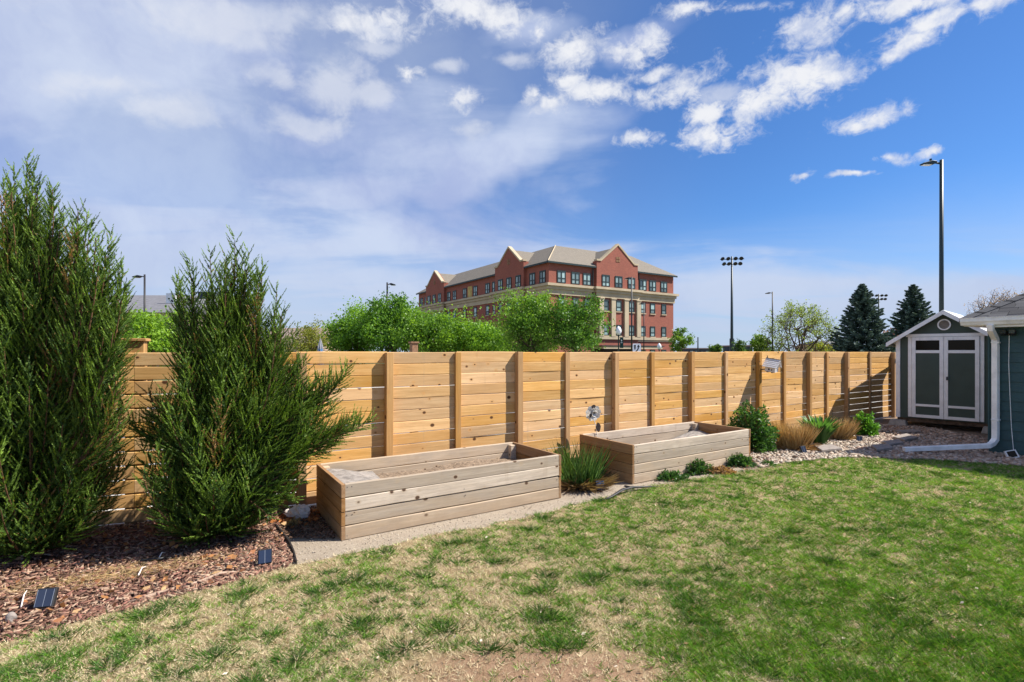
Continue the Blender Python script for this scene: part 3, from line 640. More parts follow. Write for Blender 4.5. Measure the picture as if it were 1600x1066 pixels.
# ------------------------------------------------------------------ far brick building
BC = Vector((5.9, 82, 0)); bld = empty('brick_building', BC, A, 'four storey red brick building with cream cornice and gabled bays', 'building')
LX, LY, DP = 29.66, 54.0, 11.5; ZE = 16.35; ZR = 20.5
MB().prism([(0, 0, 0), (LX, 0, 0), (LX, DP, 0), (DP, DP, 0), (DP, LY, 0), (0, LY, 0)], (0, 0, ZE)).build('wall', M['brick'], bld)
h = DP / 2; e = .55
rf = MB()
r0 = (h, h, ZR); r1_ = (LX - 5.4, h, ZR); r2_ = (h, LY - 5.4, ZR); zl = ZE - .02
rf.poly([(-e, -e, zl), (LX + e, -e, zl), r1_, r0]); rf.poly([(LX + e, -e, zl), (LX + e, DP + e, zl), r1_]); rf.poly([(LX + e, DP + e, zl), (DP + e, DP + e, zl), r0, r1_])
rf.poly([(-e, LY + e, zl), (-e, -e, zl), r0, r2_]); rf.poly([(DP + e, LY + e, zl), (-e, LY + e, zl), r2_]); rf.poly([(DP + e, DP + e, zl), (DP + e, LY + e, zl), r2_, r0])
roof_b = rf.build('roof', M['beige_roof'], bld)
for a, b_ in ((-e, 9.6), (19.6, LX + e)): MB().box(a, b_, -e - .004, -e + .12, ZE - .3, ZE - .03).build('gutter', M['frame_green'], bld)
for a, b_ in ((-e + .13, 6.4), (16.0, 38.1), (48.3, LY + e)): MB().box(-e - .004, -e + .12, a, b_, ZE - .3, ZE - .03).build('gutter', M['frame_green'], bld)
MB().tube([(-e, -e, ZE + .02), (h, h, ZR + .04)], .10, 6).build('hip_cap', M['cream'], roof_b)
# cornice and belt, butted round the corner, proud of the wall
def band(z0_, z1_, pr, mat, name):
    MB().box(-pr, LX + pr, -pr, 0, z0_, z1_).build(name, mat, bld); MB().box(-pr, 0, 0.002, LY, z0_, z1_).build(name, mat, bld); MB().box(LX, LX + pr, 0.002, DP, z0_, z1_).build(name, mat, bld)
band(12.45, 12.85, .75, M['cream'], 'cornice'); band(11.95, 12.44, .42, M['cream'], 'cornice'); band(11.1, 11.94, .2, M['cream'], 'cornice'); band(4.0, 4.45, .28, M['cream'], 'belt_course'); band(3.72, 3.9, .16, M['cream'], 'belt_course')
def bay(c, w, zs, za, face):
    """a gabled bay standing .55 proud; face 'x' = on the right facade, 'y' = on the left"""
    p = .55; f = (lambda u, v, z: (u, -v, z)) if face == 'x' else (lambda u, v, z: (-v, u, z))
    b = MB(); sh = [(c - w, zs), (c - w + .9, zs), (c, za), (c + w - .9, zs), (c + w, zs)]
    ext = (0, p + .5, 0) if face == 'x' else (p + .5, 0, 0)
    b.prism([f(c - w, p, 0), f(c + w, p, 0)] + [f(u, p, z) for u, z in sh[::-1]], ext); o = b.build('gable_wall', M['brick'], bld)
    for s in (0, 1):
        (ua, zaa), (ub, zbb) = (sh[1], sh[2]) if s == 0 else (sh[3], sh[2])
        MB().prism([f(ua, p + .12, zaa - .02), f(ub, p + .12, zbb), f(ub, p + .12, zbb + .34), f(ua, p + .12, zaa + .32)], (0, .75, 0) if face == 'x' else (.75, 0, 0)).build('coping', M['cream'], o)
        us = (c - w - .1, c - w + 1.0) if s == 0 else (c + w - 1.0, c + w + .1)
        q = MB(); q.prism([f(us[0], p + .14, zs + .01), f(us[1], p + .14, zs + .01), f(us[1], p + .14, zs + .30), f(us[0], p + .14, zs + .30)], (0, .75, 0) if face == 'x' else (.75, 0, 0)); q.build('coping', M['cream'], o)
    q = MB()
    for (a0, b0_) in ((-.45, 0), (.05, 0), (-.45, .5), (.05, .5)): q.prism([f(c + a0, p + .06, za - 2.9 + b0_), f(c + .4 + a0, p + .06, za - 2.9 + b0_), f(c + .4 + a0, p + .06, za - 2.5 + b0_), f(c + a0, p + .06, za - 2.5 + b0_)], (0, .055, 0) if face == 'x' else (.055, 0, 0))
    q.build('gable_ornament', M['brown_brick'], o)
    q = MB(); a, b_ = za - .25, ZE - .02; ww = w + .45
    for s in (-1, 1): q.poly([f(c, -.2, a), f(c + s * ww, -.2, b_), f(c + s * ww, -.6, b_), f(c, -h, a)])
    q.build('cross_gable', M['beige_roof'], roof_b)
    for s in (-1, 1): MB().tube([f(c + s * ww, -.3, b_ + .06), f(c, -h, a + .06)], .11, 6).build('valley_flashing', M['cream'], roof_b)
    for z0_, z1_, pr in ((12.45, 12.85, .75), (11.95, 12.44, .42), (11.1, 11.94, .2), (4.0, 4.45, .28)):
        pts = [f(c - w - pr, p + pr, z0_), f(c + w + pr, p + pr, z0_), f(c + w + pr, p, z0_), f(c - w - pr, p, z0_)]; MB().prism(pts, (0, 0, z1_ - z0_)).build('cornice', M['cream'], o)
    return o
g1 = bay(14.6, 4.9, 17.3, 20.4, 'x'); g2 = bay(11.2, 4.75, 17.3, 20.3, 'y'); g3 = bay(43.2, 5.0, 17.3, 20.3, 'y')
def win_meshes(w, h_, cross):
    f = MB(); t = .13
    f.box(-w / 2, -w / 2 + t, -.1, .02, 0, h_); f.box(w / 2 - t, w / 2, -.1, .02, 0, h_); f.box(-w / 2 + t, w / 2 - t, -.1, .02, 0, t); f.box(-w / 2 + t, w / 2 - t, -.1, .02, h_ - t - .1, h_)
    f.box(-w / 2 + t, w / 2 - t, -.08, .02, h_ * .34, h_ * .34 + .16)
    if cross: f.box(-.11, .11, -.08, .02, t, h_ * .34); f.box(-.11, .11, -.08, .02, h_ * .34 + .16, h_ - t - .1)
    fm = f.mesh('window', M['frame_green'])
    p = MB(); z1 = (t, h_ * .34); z2 = (h_ * .34 + .16, h_ - t - .1); pm = []
    xs_ = [(-w / 2 + t, -.11), (.11, w / 2 - t)] if cross else [(-w / 2 + t, w / 2 - t)]
    for z in (z1, z2):
        for x in xs_: pm.append(MB().box(x[0], x[1], -.03, .0, *z).mesh('pane', M['glass']))
    return fm, pm, MB().box(-w / 2 - .1, w / 2 + .1, -.16, 0, -.18, -.02).mesh('sill', M['cream'])
W4 = win_meshes(1.75, 2.0, True); W3 = win_meshes(1.25, 1.9, False); W4n = win_meshes(1.6, 2.0, True)
def window(wm, u, z, face, proud=0.0, sill=True, parent=bld):
    off = proud + .012
    loc = (u, -off, z) if face == 'x' else (-off, u, z); rot = (0, 0, 0) if face == 'x' else (0, 0, R(-90))
    f = link('window', wm[0], parent, loc, rot)
    for pm in wm[1]: link('pane', pm, f)
    if sill: link('sill', wm[2], f)
def uR(px): r = (px - 800) / 800; return (r * 82 - 5.9) / (S.x - S.y * r)
def vL(px): r = (px - 800) / 800; return (5.9 - 82 * r) / (.842 * r + .539)
inb = lambda u, c, w: abs(u - c) < w
for px in (877, 899, 917, 943, 963, 983, 1004.5, 1019.5, 1037):
    u = uR(px); pr = .55 if inb(u, 14.6, 5) else 0
    window(W4, u, 13.05, 'x', pr, False)
    for z in (8.9, 4.65): window(W3, u, z, 'x', pr)
    if px > 980: window(W3, u, .35, 'x', pr, False)
for px in (848, 832, 814, 799.6, 786, 773, 762, 743, 726.5, 710.4, 701.5, 690.5, 682, 674, 666, 659):
    v = vL(px); pr = .55 if inb(v, 11.2, 4.8) or inb(v, 43.2, 5) else 0
    if v < LY - .8: window(W4n, v, 13.05, 'y', pr, False); window(W3, v, 8.9, 'y', pr)
v = vL(734.5); MB().box(-.06, 0, v - .9, v + .9, 12.95, 15.2).build('boarded_panel', plain('yellowish_panel', (.50, .36, .12), .8, 0, .25, 1.5), bld)
for px in (935, 953.7, 974, 993.2):
    u = uR(px); MB().box(u - .48, u + .48, -.55 - .32, -.55, 4.47, 10.9).build('pilaster', M['cream'], bld); MB().box(u - .6, u + .6, -.55 - .42, -.55, 10.9, 11.08).build('pilaster_cap', M['cream'], bld)
MB().box(9.0, 23.2, -3.0, -.57, 2.35, 2.75).build('canopy', M['cream'], bld); MB().box(8.6, 23.6, -3.1, -.57, 2.77, 2.92).build('canopy', M['frame_green'], bld); MB().box(9.2, 19.0, -.7, -.56, 0, 2.33).build('entrance_glass', M['glass_dark'], bld)
for u in (9.1, 20.1): MB().tube([(u, -.25, ZE - .3), (u, -.25, 4.6)], .10, 6).build('downpipe', M['frame_green'], bld)

# ------------------------------------------------------------------ other far buildings
def gable_block(name, px0, px1, d, eave_py, ridge_py, depth, mroof, mwall, label, cat='building', rz=0.0):
    x0, x1 = PX(px0, d), PX(px1, d); ze_, zr_ = PZ(eave_py, d), PZ(ridge_py, d + depth / 2)
    o = empty(name, ((x0 + x1) / 2, d, 0), rz, label, cat); hw = (x1 - x0) / 2
    MB().box(-hw, hw, 0, depth, -.05, ze_).build('wall', mwall, o)
    MB().prism([(-hw - .5, -.5, ze_ + .01), (-hw - .5, depth / 2, zr_), (-hw - .5, depth + .5, ze_ + .01)], (2 * hw + 1, 0, 0)).build('roof', mroof, o)
    return o, ze_, zr_, hw
sch, ze_, zr_, hw = gable_block('school_building', -40, 292, 62, 489, 461.5, 16, M['grey_roof'], M['pink_wall'], 'long low building with grey roof and white rooftop panel beyond the junipers')
xw = PX(236, 62) - sch.location.x
pn = MB().box(xw - .62, xw + .62, 3.6, 3.8, PZ(474.5, 66), PZ(458.8, 66)).build('rooftop_panel', M['white_metal'], sch)
for a, c in ((-.25, .2), (.12, -.02), (.2, -.16)): MB().box(xw + a - .12, xw + a + .12, 3.585, 3.598, 8.45 + c - .09, 8.45 + c + .09).build('panel_mark', M['black'], pn)
MB().box(PX(268, 62) - sch.location.x - .5, hw - .3, 6, 8, zr_ - .6, zr_ + .25).build('roof_unit', M['dark_far'], sch)
for px in (211, 242): MB().box(PX(px, 62) - sch.location.x - .09, PX(px, 62) - sch.location.x + .09, 7.6, 7.8, zr_ - .3, zr_ + .22).build('roof_vent', M['dark_far'], sch)
gable_block('low_house', 405, 492, 95, 537, 512.5, 14, M['mauve_roof'], M['pink_wall'], 'distant building with plain mauve brown roof just right of the smaller juniper')
tb, _, _, _ = gable_block('low_building', 1298, 1336, 85, 538, 533, 9, M['grey_roof'], M['cream'], 'tan low building half hidden behind the left spruce')
MB().box(.9, 1.7, -.06, .02, 1.9, 3.0).build('window', M['glass_dark'], tb)
for i, (a, b_, t_, lab) in enumerate(((1076, 1112, 545.5, 'dark flat roofed building far off beside the stadium light pole base'), (1150, 1176, 541, 'dark flat roofed building far off right of the stadium light pole'))):
    d = 190; x0, x1 = PX(a, d), PX(b_, d); o = empty('distant_building', ((x0 + x1) / 2, d, 0), 0, lab, 'building'); w_ = (x1 - x0) / 2
    MB().box(-w_, w_, 0, 12, 0, PZ(t_, d)).build('wall', M['dark_far'], o); MB().box(-w_ - .3, w_ + .3, -.3, 12.3, PZ(t_, d), PZ(t_, d) + .4).build('parapet', M['pink_wall'], o)
    for q in range(4): MB().box(-w_ + .6 + q * w_ * .45, -w_ + 1.6 + q * w_ * .45, -.08, .0, 1.0, 2.2).build('window', M['glass'], o)

# ------------------------------------------------------------------ street furniture
def lamp(px, d, top_py, headpx, rad, label, mat, sensor=False):
    x = PX(px, d); H_ = PZ(top_py, d); o = empty('street_lamp', (x, d, 0), 0, label, 'street lamp', 'street lamps beyond the fence')
    MB().tube([(0, 0, -.05), (0, 0, H_)], [rad, rad * .72], 10).build('pole', mat, o, smooth=True)
    MB().tube([(0, 0, -.05), (0, 0, .35)], rad * 1.8, 10).build('base', mat, o)
    s = 1 if headpx > px else -1; L_ = abs(PX(headpx, d) - x); hl = min(.85, L_ * .62)
    zA = H_ - .12; MB().tube([(0, 0, zA - .06), (s * (L_ - hl), 0, zA)], rad * .42, 8).build('arm', mat, o)
    a = L_ - hl - .05; hh = MB(); pts = [(s * a, 0, zA + .03), (s * (a + hl * .35), 0, zA + .06), (s * L_, 0, zA - .05), (s * L_, 0, zA - .10), (s * (a + hl * .3), 0, zA - .13), (s * a, 0, zA - .06)]
    hd_ = hh.prism([(p[0], -.15, p[2]) for p in pts], (0, .30, 0)).build('lamp_head', mat, o, bevel=.02)
    MB().box(*sorted((s * (a + hl * .35), s * (L_ - .05))), -.10, .10, zA - .135, zA - .115).build('lens', M['globe'], hd_)
    if sensor: MB().tube([(s * (a + hl * .35), 0, zA + .05), (s * (a + hl * .35), 0, zA + .17)], .05, 8).build('photocell', mat, hd_)
    return o
lamp(1471, 24, 250, 1440, .105, 'tall dark green street lamp standing behind the shed', M['pole_green'], True)
lamp(226, 38, 429, 208, .09, 'street lamp with flat head in front of the grey roofed building', M['black'])
lamp(605, 42, 441.5, 618, .09, 'street lamp rising out of the leafy trees left of the brick building', M['black'])
lamp(1207, 60, 456, 1196, .09, 'street lamp left of the big sparse branching tree', M['black'])
lamp(987, 55, 433, 976, .09, 'taller street lamp in front of the gabled bay of the brick building', M['black'])
lamp(1006, 70, 473, 998, .08, 'shorter street lamp right of the taller one before the brick building', M['black'])
def stadium(px, d, top_py, label, s=1.0):
    x = PX(px, d); H_ = PZ(top_py, d); o = empty('stadium_light', (x, d, 0), R(-8), label, 'floodlight mast', 'sports field light masts')
    MB().tube([(0, 0, 0), (0, 0, H_ * .22), (0, 0, H_)], [.42, .36, .20], 10).build('pole', M['pole_green'], o, smooth=True)
    MB().tube([(0, 0, 0), (0, 0, H_ * .2)], .55, 10).build('base_sleeve', M['pole_green'], o)
    for z, n_, w_ in ((H_ - .7, 4, 2.9), (H_ - 2.0, 4, 2.5)):
        MB().box(-w_, w_, -.32, -.18, z - .08, z + .08).build('crossbar', M['pole_green'], o)
        for i in range(n_):
            xx = -w_ + (i + .15 + (.3 if i > 1 else 0)) * 2 * w_ / n_ * .95 + .3
            Mx = Matrix.Translation((xx, -.5, z + .1)) @ Matrix.Rotation(R(-52), 4, 'X') @ Matrix.Rotation(R(10 * (i - 1.5)), 4, 'Y')
            q = MB(); q.lathe([(.10, .45), (.22, .35), (.50, .0), (.53, -.08)], 10); q.v = [Mx @ v for v in q.v]; q.build('floodlight', M['black'], o)
    return o
stadium(1143.5, 130, 401, 'tall stadium light mast with two rows of lamps against open sky')
stadium(1373, 185, 459.5, 'distant stadium light mast half hidden behind the left spruce')
def globe_lamp(px, d, top_py, label):
    x = PX(px, d); H_ = PZ(top_py, d); k = H_ / 4.1; o = empty('globe_lamp', (x, d, 0), 0, label, 'street lamp', 'globe topped path lamps')
    MB().lathe([(.16, 0), (.16, .25), (.09, .4), (.065, .8), (.05, H_ - .95), (.12, H_ - .85), (.14, H_ - .78)], 12).build('pole', M['pole_green'], o, smooth=True)
    MB().lathe([(.14, H_ - .77), (.22, H_ - .62), (.27, H_ - .45), (.22, H_ - .25), (.13, H_ - .12), (.05, H_ - .05), (.01, H_)], 14).build('globe', M['globe'], o, smooth=True)
    return o
gl = globe_lamp(966.5, 45, 509.5, 'white globe street lamp carrying a dark green banner before the brick building')
bnr = MB().box(.12, .42, -.012, .012, PZ(544, 45), PZ(527.5, 45)).build('banner', M['banner'], gl)
MB().box(.22, .30, -.018, -.013, PZ(533.5, 45), PZ(531, 45)).build('emblem', M['globe'], bnr); MB().box(.18, .34, -.018, -.013, PZ(536, 45), PZ(535.2, 45)).build('lettering', M['globe'], bnr)
MB().tube([(0, 0, PZ(527.3, 45)), (.45, 0, PZ(527.3, 45))], .012, 6).build('banner_arm', M['black'], gl)
globe_lamp(1030, 62, 536, 'small white globe lamp low in front of the brick building, right side')
# keep-right sign (white plate, black island bar and curved arrow)
sg = empty('road_sign', (PX(995, 30), 30, 0), R(8), 'white keep right road sign with black curved arrow just above the fence', 'road sign')
MB().tube([(0, .03, -.05), (0, .03, 2.28)], .03, 8).build('post', M['paver'], sg)
pl = MB(); w, z0_, z1_ = .25, 1.72, 2.32; pts = []
for cx, cz, a0 in ((w - .08, z1_ - .08, 0), (-w + .08, z1_ - .08, 90), (-w + .08, z0_ + .08, 180), (w - .08, z0_ + .08, 270)):
    for k_ in range(5): a = R(a0 + k_ * 22.5); pts.append((cx + .08 * math.cos(a), -.006, cz + .08 * math.sin(a)))
plate = pl.prism(pts, (0, .012, 0)).build('plate', M['white_metal'], sg)
sy = -.0095
MB().prism([(-.17, sy, 2.24), (-.06, sy, 2.24), (-.075, sy, 2.02), (-.115, sy, 1.94), (-.155, sy, 2.02)], (0, .003, 0)).build('island_mark', M['black'], plate)
ar = MB(); c_ = [(-.10, 1.76), (-.06, 1.84), (.03, 1.93), (.085, 2.02), (.10, 2.12)]
for (a, b_), (c, e_) in zip(c_[:-1], c_[1:]):
    t_ = Vector((c - a, 0, e_ - b_)).normalized(); p_ = Vector((t_.z, 0, -t_.x)) * .035; ar.prism([(a - p_.x, sy, b_ - p_.z), (a + p_.x, sy, b_ + p_.z), (c + p_.x, sy, e_ + p_.z), (c - p_.x, sy, e_ - p_.z)], (0, .003, 0))
ar.prism([(.01, sy, 2.12), (.19, sy, 2.12), (.10, sy, 2.27)], (0, .003, 0)); ar.build('arrow', M['black'], plate)
tag(MB().tube([(PX(1090.5, 100), 100, 0), (PX(1090.5, 100), 100, PZ(527, 100))], [.14, .10], 8).build('pole', M['pole_green']), 'thin plain pole far off between the brick building and the stadium mast', 'pole')
ps = MB().box(-.07, .07, -.07, .07, -.05, PZ(536.5, 11)).build('brick_pier', M['brown_brick'], None, (PX(646.5, 11), 11, 0), (0, 0, A), bevel=.01); tag(ps, 'brown pier standing behind the fence in front of the trees', 'pier')
MB().box(-.09, .09, -.09, .09, 0, .035).build('cap', M['brown_brick'], ps, (0, 0, PZ(536.5, 11)))
um = empty('closed_parasol', (PX(500.5, 12.5), 12.5, 0), 0, 'folded grey and blue parasol poking above the fence top', 'parasol')
MB().tube([(0, 0, -.05), (0, 0, 2.1)], .02, 8).build('pole', M['black'], um); zt = PZ(528.5, 12.5)
fo = MB(); n = 16
for i, (r_, z_) in enumerate(((.075, 1.45), (.075, 1.75), (.066, 1.95), (.045, 2.03), (.008, zt))):
    for k_ in range(n): a = 2 * math.pi * k_ / n; rr = r_ * (1 if k_ % 2 else .62); fo.v.append(Vector((rr * math.cos(a), rr * math.sin(a), z_)))
for i in range(4):
    for k_ in range(n): k2 = (k_ + 1) % n; fo.f.append((i * n + k_, i * n + k2, (i + 1) * n + k2, (i + 1) * n + k_))
fo.build('canopy', M['grey_fabric'], um); MB().lathe([(.06, 1.45), (.060, 1.90), (.05, 1.905)], 12).build('strap', M['blue'], um)

# ------------------------------------------------------------------ trees
def tube_np(pts, rad, n=6):
    mb = MB(); mb.tube(pts, rad, n); return mb
def leafy_tree(name, label, px, d, top_py, hw_px, c_dark, c_light, seed, nclus=70, nleaf=220, lsize=.17, low=.22, sig=.15, group='broad leaved trees beyond the fence', squash=1.0):
    nleaf = int(nleaf * .8); sig *= .88; rs = np.random.RandomState(seed); x = PX(px, d); Ht = PZ(top_py, d); Rr = hw_px * d / 800
    root = empty(name, (x, d, 0), 0, label, 'tree', group); cz = Ht * (1 + low) / 2; rz_ = Ht * (1 - low) / 2
    u = nrm(rs.randn(nclus, 3)); rad = rs.rand(nclus) ** .45; wob = 1 + .26 * np.sin(u[:, 0] * 5 + seed) * np.cos(u[:, 2] * 4)
    cc = np.stack([u[:, 0] * Rr * squash, u[:, 1] * Rr, u[:, 2] * rz_ ], 1) * (rad * wob * .86)[:, None] + np.array([0, 0, cz])
    tb_ = MB(); tb_.tube([(0, 0, -.1), (.03 * Rr, 0, Ht * .25), (-.03 * Rr, .02, Ht * .5), (0, 0, Ht * .8)], [Rr * .06 + .05, Rr * .05 + .03, Rr * .03 + .02, .02], 8)
    for i in range(0, nclus, 2):
        c = cc[i]; z0_ = min(c[2] * .75, Ht * (.2 + .4 * rs.rand())); m_ = np.array([c[0] * .45, c[1] * .45, z0_ + (c[2] - z0_) * .35])
        tb_.tube([(0, 0, z0_), tuple(m_), tuple(c)], [.035 + Rr * .012, .03, .008], 5, cap=False)
    tb_.build('trunk', M['bark'], root)
    sz = (.5 + rs.rand(nclus)); P = np.repeat(cc, nleaf, 0) + rs.randn(nclus * nleaf, 3) * (sig * Rr * np.repeat(sz, nleaf))[:, None] * np.array([1, 1, .8])
    f = rs.rand(nclus * nleaf); cl_ = np.repeat(rs.rand(nclus), nleaf); f = np.clip(.5 * f + .7 * cl_ - .1, 0, 1)[:, None]
    col = np.array(c_dark) * (1 - f) + np.array(c_light) * f
    V, g_ = leaves(P, lsize * (.6 + .8 * rs.rand(len(P))), rs, .7)
    link('crown', np_mesh('crown', V, g_, np.repeat(col, 4, 0), M['leaf']), root); return root
G1, G2 = (.07, .18, .018), (.26, .46, .05)
Y1, Y2 = (.12, .15, .03), (.30, .32, .06)
leafy_tree('leafy_tree', 'bright lime green tree low behind the gap between the two junipers', 232, 24, 482, 62, (.10, .22, .015), (.28, .46, .05), 1, 60, 200, .13)
leafy_tree('leafy_tree', 'bright green tree low behind the leftmost juniper', 120, 25, 492, 66, (.08, .20, .015), (.25, .44, .05), 2, 50, 180, .13)
leafy_tree('leafy_tree', 'olive yellow thin leaved tree at the left end of the tree row', 492, 44, 499, 48, Y1, Y2, 3, 60, 90, .15)
leafy_tree('leafy_tree', 'mid green tree second in the tree row, right of the olive one', 556, 40, 480, 52, G1, G2, 4, 85, 240)
leafy_tree('leafy_tree', 'tallest dark green tree in front of the street lamp left of the brick building', 615, 38, 459, 66, (.05, .14, .018), (.19, .37, .045), 5, 100, 250)
leafy_tree('leafy_tree', 'light green round tree in front of the left wing of the brick building', 676, 36, 476, 66, (.07, .17, .018), (.24, .42, .05), 6, 80, 230)
leafy_tree('leafy_tree', 'lower green tree touching the dark tree in front of the building corner wing', 748, 37, 497, 62, G1, G2, 7, 85, 230)
leafy_tree('leafy_tree', 'light green tree with twin upright tops before the corner of the brick building', 832, 33, 447, 56, (.06, .16, .018), (.23, .40, .05), 8, 95, 220, .14, squash=1.0)
leafy_tree('leafy_tree', 'darker green tree with open top before the right facade of the brick building', 900, 32, 452, 48, (.04, .12, .018), (.16, .32, .045), 9, 80, 200, .13)
leafy_tree('leafy_tree', 'small green tree just right of the brick building corner', 1063, 80, 509, 19, G1, (.20, .34, .06), 10, 40, 90, .28, .15)
leafy_tree('leafy_tree', 'bushy bright green tree low in front of the street lamp and sparse tree', 1190, 62, 523, 22, (.05, .13, .015), (.20, .34, .03), 11, 40, 110, .22)
leafy_tree('leafy_tree', 'small round dark green tree left of the stadium mast', 1119, 90, 533, 12, (.03, .08, .02), (.12, .22, .05), 12, 30, 90, .25)
leafy_tree('leafy_tree', 'small dark green tree just right of the stadium mast base', 1156, 90, 530, 14, (.03, .08, .02), (.12, .22, .05), 13, 30, 90, .25)
leafy_tree('leafy_tree', 'yellow green shrubby tree low beneath the sparse branching tree', 1285, 66, 534, 26, Y1, (.32, .36, .04), 14, 40, 70, .24, .1)
leafy_tree('leafy_tree', 'reddish brown leaved tree between the two spruces', 1396, 75, 508, 22, (.14, .06, .04), (.34, .17, .12), 15, 40, 90, .26, .1)

def branch_tree(name, label, px, d, top_py, hw_px, seed, leaf_col, nl, lsize, barkm, n1=11, n2=6, n3=5, group='broad leaved trees beyond the fence'):
    """open grown tree: limbs fan from a short trunk to a domed shell of twigs with thin leaf tufts"""
    rs = np.random.RandomState(seed); H_ = PZ(top_py, d); root = empty(name, (PX(px, d), d, 0), 0, label, 'tree', group); Rr = hw_px * d / 800
    tb_ = MB(); z0_ = H_ * .16; Hc = H_ - z0_; fork = np.array([0, 0, z0_]); tb_.tube([(0, 0, -.1), (.05, 0, z0_ * .6), tuple(fork)], [H_ * .036, H_ * .027, H_ * .026], 8); tips = []
    def dome(dirn, f): return fork + dirn * np.array([Rr, Rr, Hc]) * f
    def curve(a, b, sag):
        m = (a + b) / 2 + np.array([0, 0, sag]) + rs.randn(3) * np.linalg.norm(b - a) * .07; q = a * .1 + m * .9 * 1.0; return [tuple(a), tuple((a + m) / 2 + rs.randn(3) * .04 * np.linalg.norm(b - a)), tuple(m), tuple(b)]
    for i in range(n1):
        az = 2 * math.pi * (i * .618 + .1 * rs.rand()); el = R(12 + 76 * (i + .5) / n1); d1 = np.array([math.cos(az) * math.cos(el), math.sin(az) * math.cos(el), math.sin(el)]); p1 = dome(d1, .42 + .12 * rs.rand())
        tb_.tube(curve(fork + rs.randn(3) * .05, p1, -.04 * Hc), [H_ * .017, H_ * .014, H_ * .011, H_ * .008], 6, cap=False)
        for j in range(n2):
            d2 = nrm((d1 + rs.randn(3) * .42)[None])[0]; d2[2] = abs(d2[2]) * (1 if rs.rand() > .1 else -.3); p2 = dome(d2, .70 + .14 * rs.rand()); tb_.tube(curve(p1, p2, 0), [H_ * .0075, H_ * .006, H_ * .0045, H_ * .003], 5, cap=False)
            for k_ in range(n3):
                d3 = nrm((d2 + rs.randn(3) * .24)[None])[0]; p3 = dome(d3, .82 + .22 * rs.rand()); c3_ = curve(p2, p3, 0); tb_.tube(c3_, [H_ * .0032, H_ * .0026, H_ * .002, H_ * .001], 4, cap=False); tips += [p3, (p2 + p3) / 2, p3 * .8 + p2 * .2]
    T = np.array(tips); tb_.build('trunk', barkm, root)
    P = np.repeat(T, nl, 0) + rs.randn(len(T) * nl, 3) * H_ * .022; f = rs.rand(len(P))[:, None]; col = np.array(leaf_col[0]) * (1 - f) + np.array(leaf_col[1]) * f
    V, g_ = leaves(P, lsize * (.6 + .8 * rs.rand(len(P))), rs, .7); link('crown', np_mesh('crown', V, g_, np.repeat(col, 4, 0), M['leaf']), root); return root
branch_tree('branching_tree', 'big sparse spreading tree with dark branches and young yellow green leaves', 1247, 60, 471, 63, 21, ((.12, .19, .04), (.32, .42, .12)), 8, .17, M['bark'])
branch_tree('branching_tree', 'nearly bare budding tree behind the house roof at the right', 1562, 46, 452, 62, 33, ((.22, .15, .13), (.40, .30, .26)), 3, .10, M['bark_light'], 12, 7, 5)
branch_tree('branching_tree', 'small grey brown leafless tree between olive tree and junipers', 448, 60, 524, 26, 35, ((.20, .18, .08), (.30, .28, .12)), 2, .12, M['bark_light'], 8, 5, 4)

def spruce(label, px, d, top_py, hw_px, seed):
    rs = np.random.RandomState(seed); H_ = PZ(top_py, d); Rr = hw_px * d / 800; root = empty('spruce_tree', (PX(px, d), d, 0), 0, label, 'tree', 'blue green spruces beyond the fence')
    MB().tube([(0, 0, -.1), (0, 0, H_ * .97)], [Rr * .07, .02], 8).build('trunk', M['bark'], root)
    cen, dirs_, sz = [], [], []; nl = 34; limbs = MB()
    for i in range(nl):
        t = i / (nl - 1); z = H_ * (.06 + .92 * t); rr = Rr * 1.06 * (1 - t) ** .80 * (.90 + .22 * rs.rand()) + .12; nb = int(15 - 8 * t)
        for k_ in range(nb):
            az = 2 * math.pi * (k_ + rs.rand() * .8) / nb; L_ = rr * (.72 + .42 * rs.rand()); a = np.array([math.cos(az), math.sin(az), 0]); sd_ = np.array([-a[1], a[0], 0])
            up = .45 * t - .12; end = a * L_ + np.array([0, 0, z + L_ * (up + .1)])
            limbs.tube([(0, 0, z), tuple(a * L_ * .6 + np.array([0, 0, z + L_ * (up * .6 - .06)])), tuple(end)], [.035, .02, .008], 4, cap=False)
            n = int(40 + 80 * (L_ / Rr)); s = rs.rand(n) ** .7; w_ = (rs.rand(n) - .5) * L_ * .55 * (1.15 - s)
            P = a * (s * L_)[:, None] + sd_ * w_[:, None] + np.stack([np.zeros(n), np.zeros(n), z + s * L_ * (up - .10 + .2 * s ** 2) - .10 * rs.rand(n) * Rr * .5], 1)
            D = nrm(a + sd_ * (np.sign(w_) * .7)[:, None] + rs.randn(n, 3) * .25 + np.array([0, 0, .12])); cen.append(P); dirs_.append(D); sz.append(np.full(n, .30 + .12 * rs.rand()))
    cen = np.concatenate(cen); dirs_ = np.concatenate(dirs_); sz = np.concatenate(sz) * (Rr / 3.0) ** .5
    V, g_ = leaves(cen, sz * (.7 + .6 * rs.rand(len(sz))), rs, .42, dirs_); f = rs.rand(len(cen))[:, None] ** 1.5
    col = np.array((.045, .085, .065)) * (1 - f) + np.array((.18, .26, .22)) * f
    limbs.build('branches', M['bark'], root); link('crown', np_mesh('crown', V, g_, np.repeat(col, 4, 0), M['spruce']), root)
spruce('left taller and broader blue green spruce standing clear of the shed', 1347, 55, 442, 46, 41)
spruce('right blue green spruce rising just behind the shed roof', 1427, 62, 443, 44, 42)

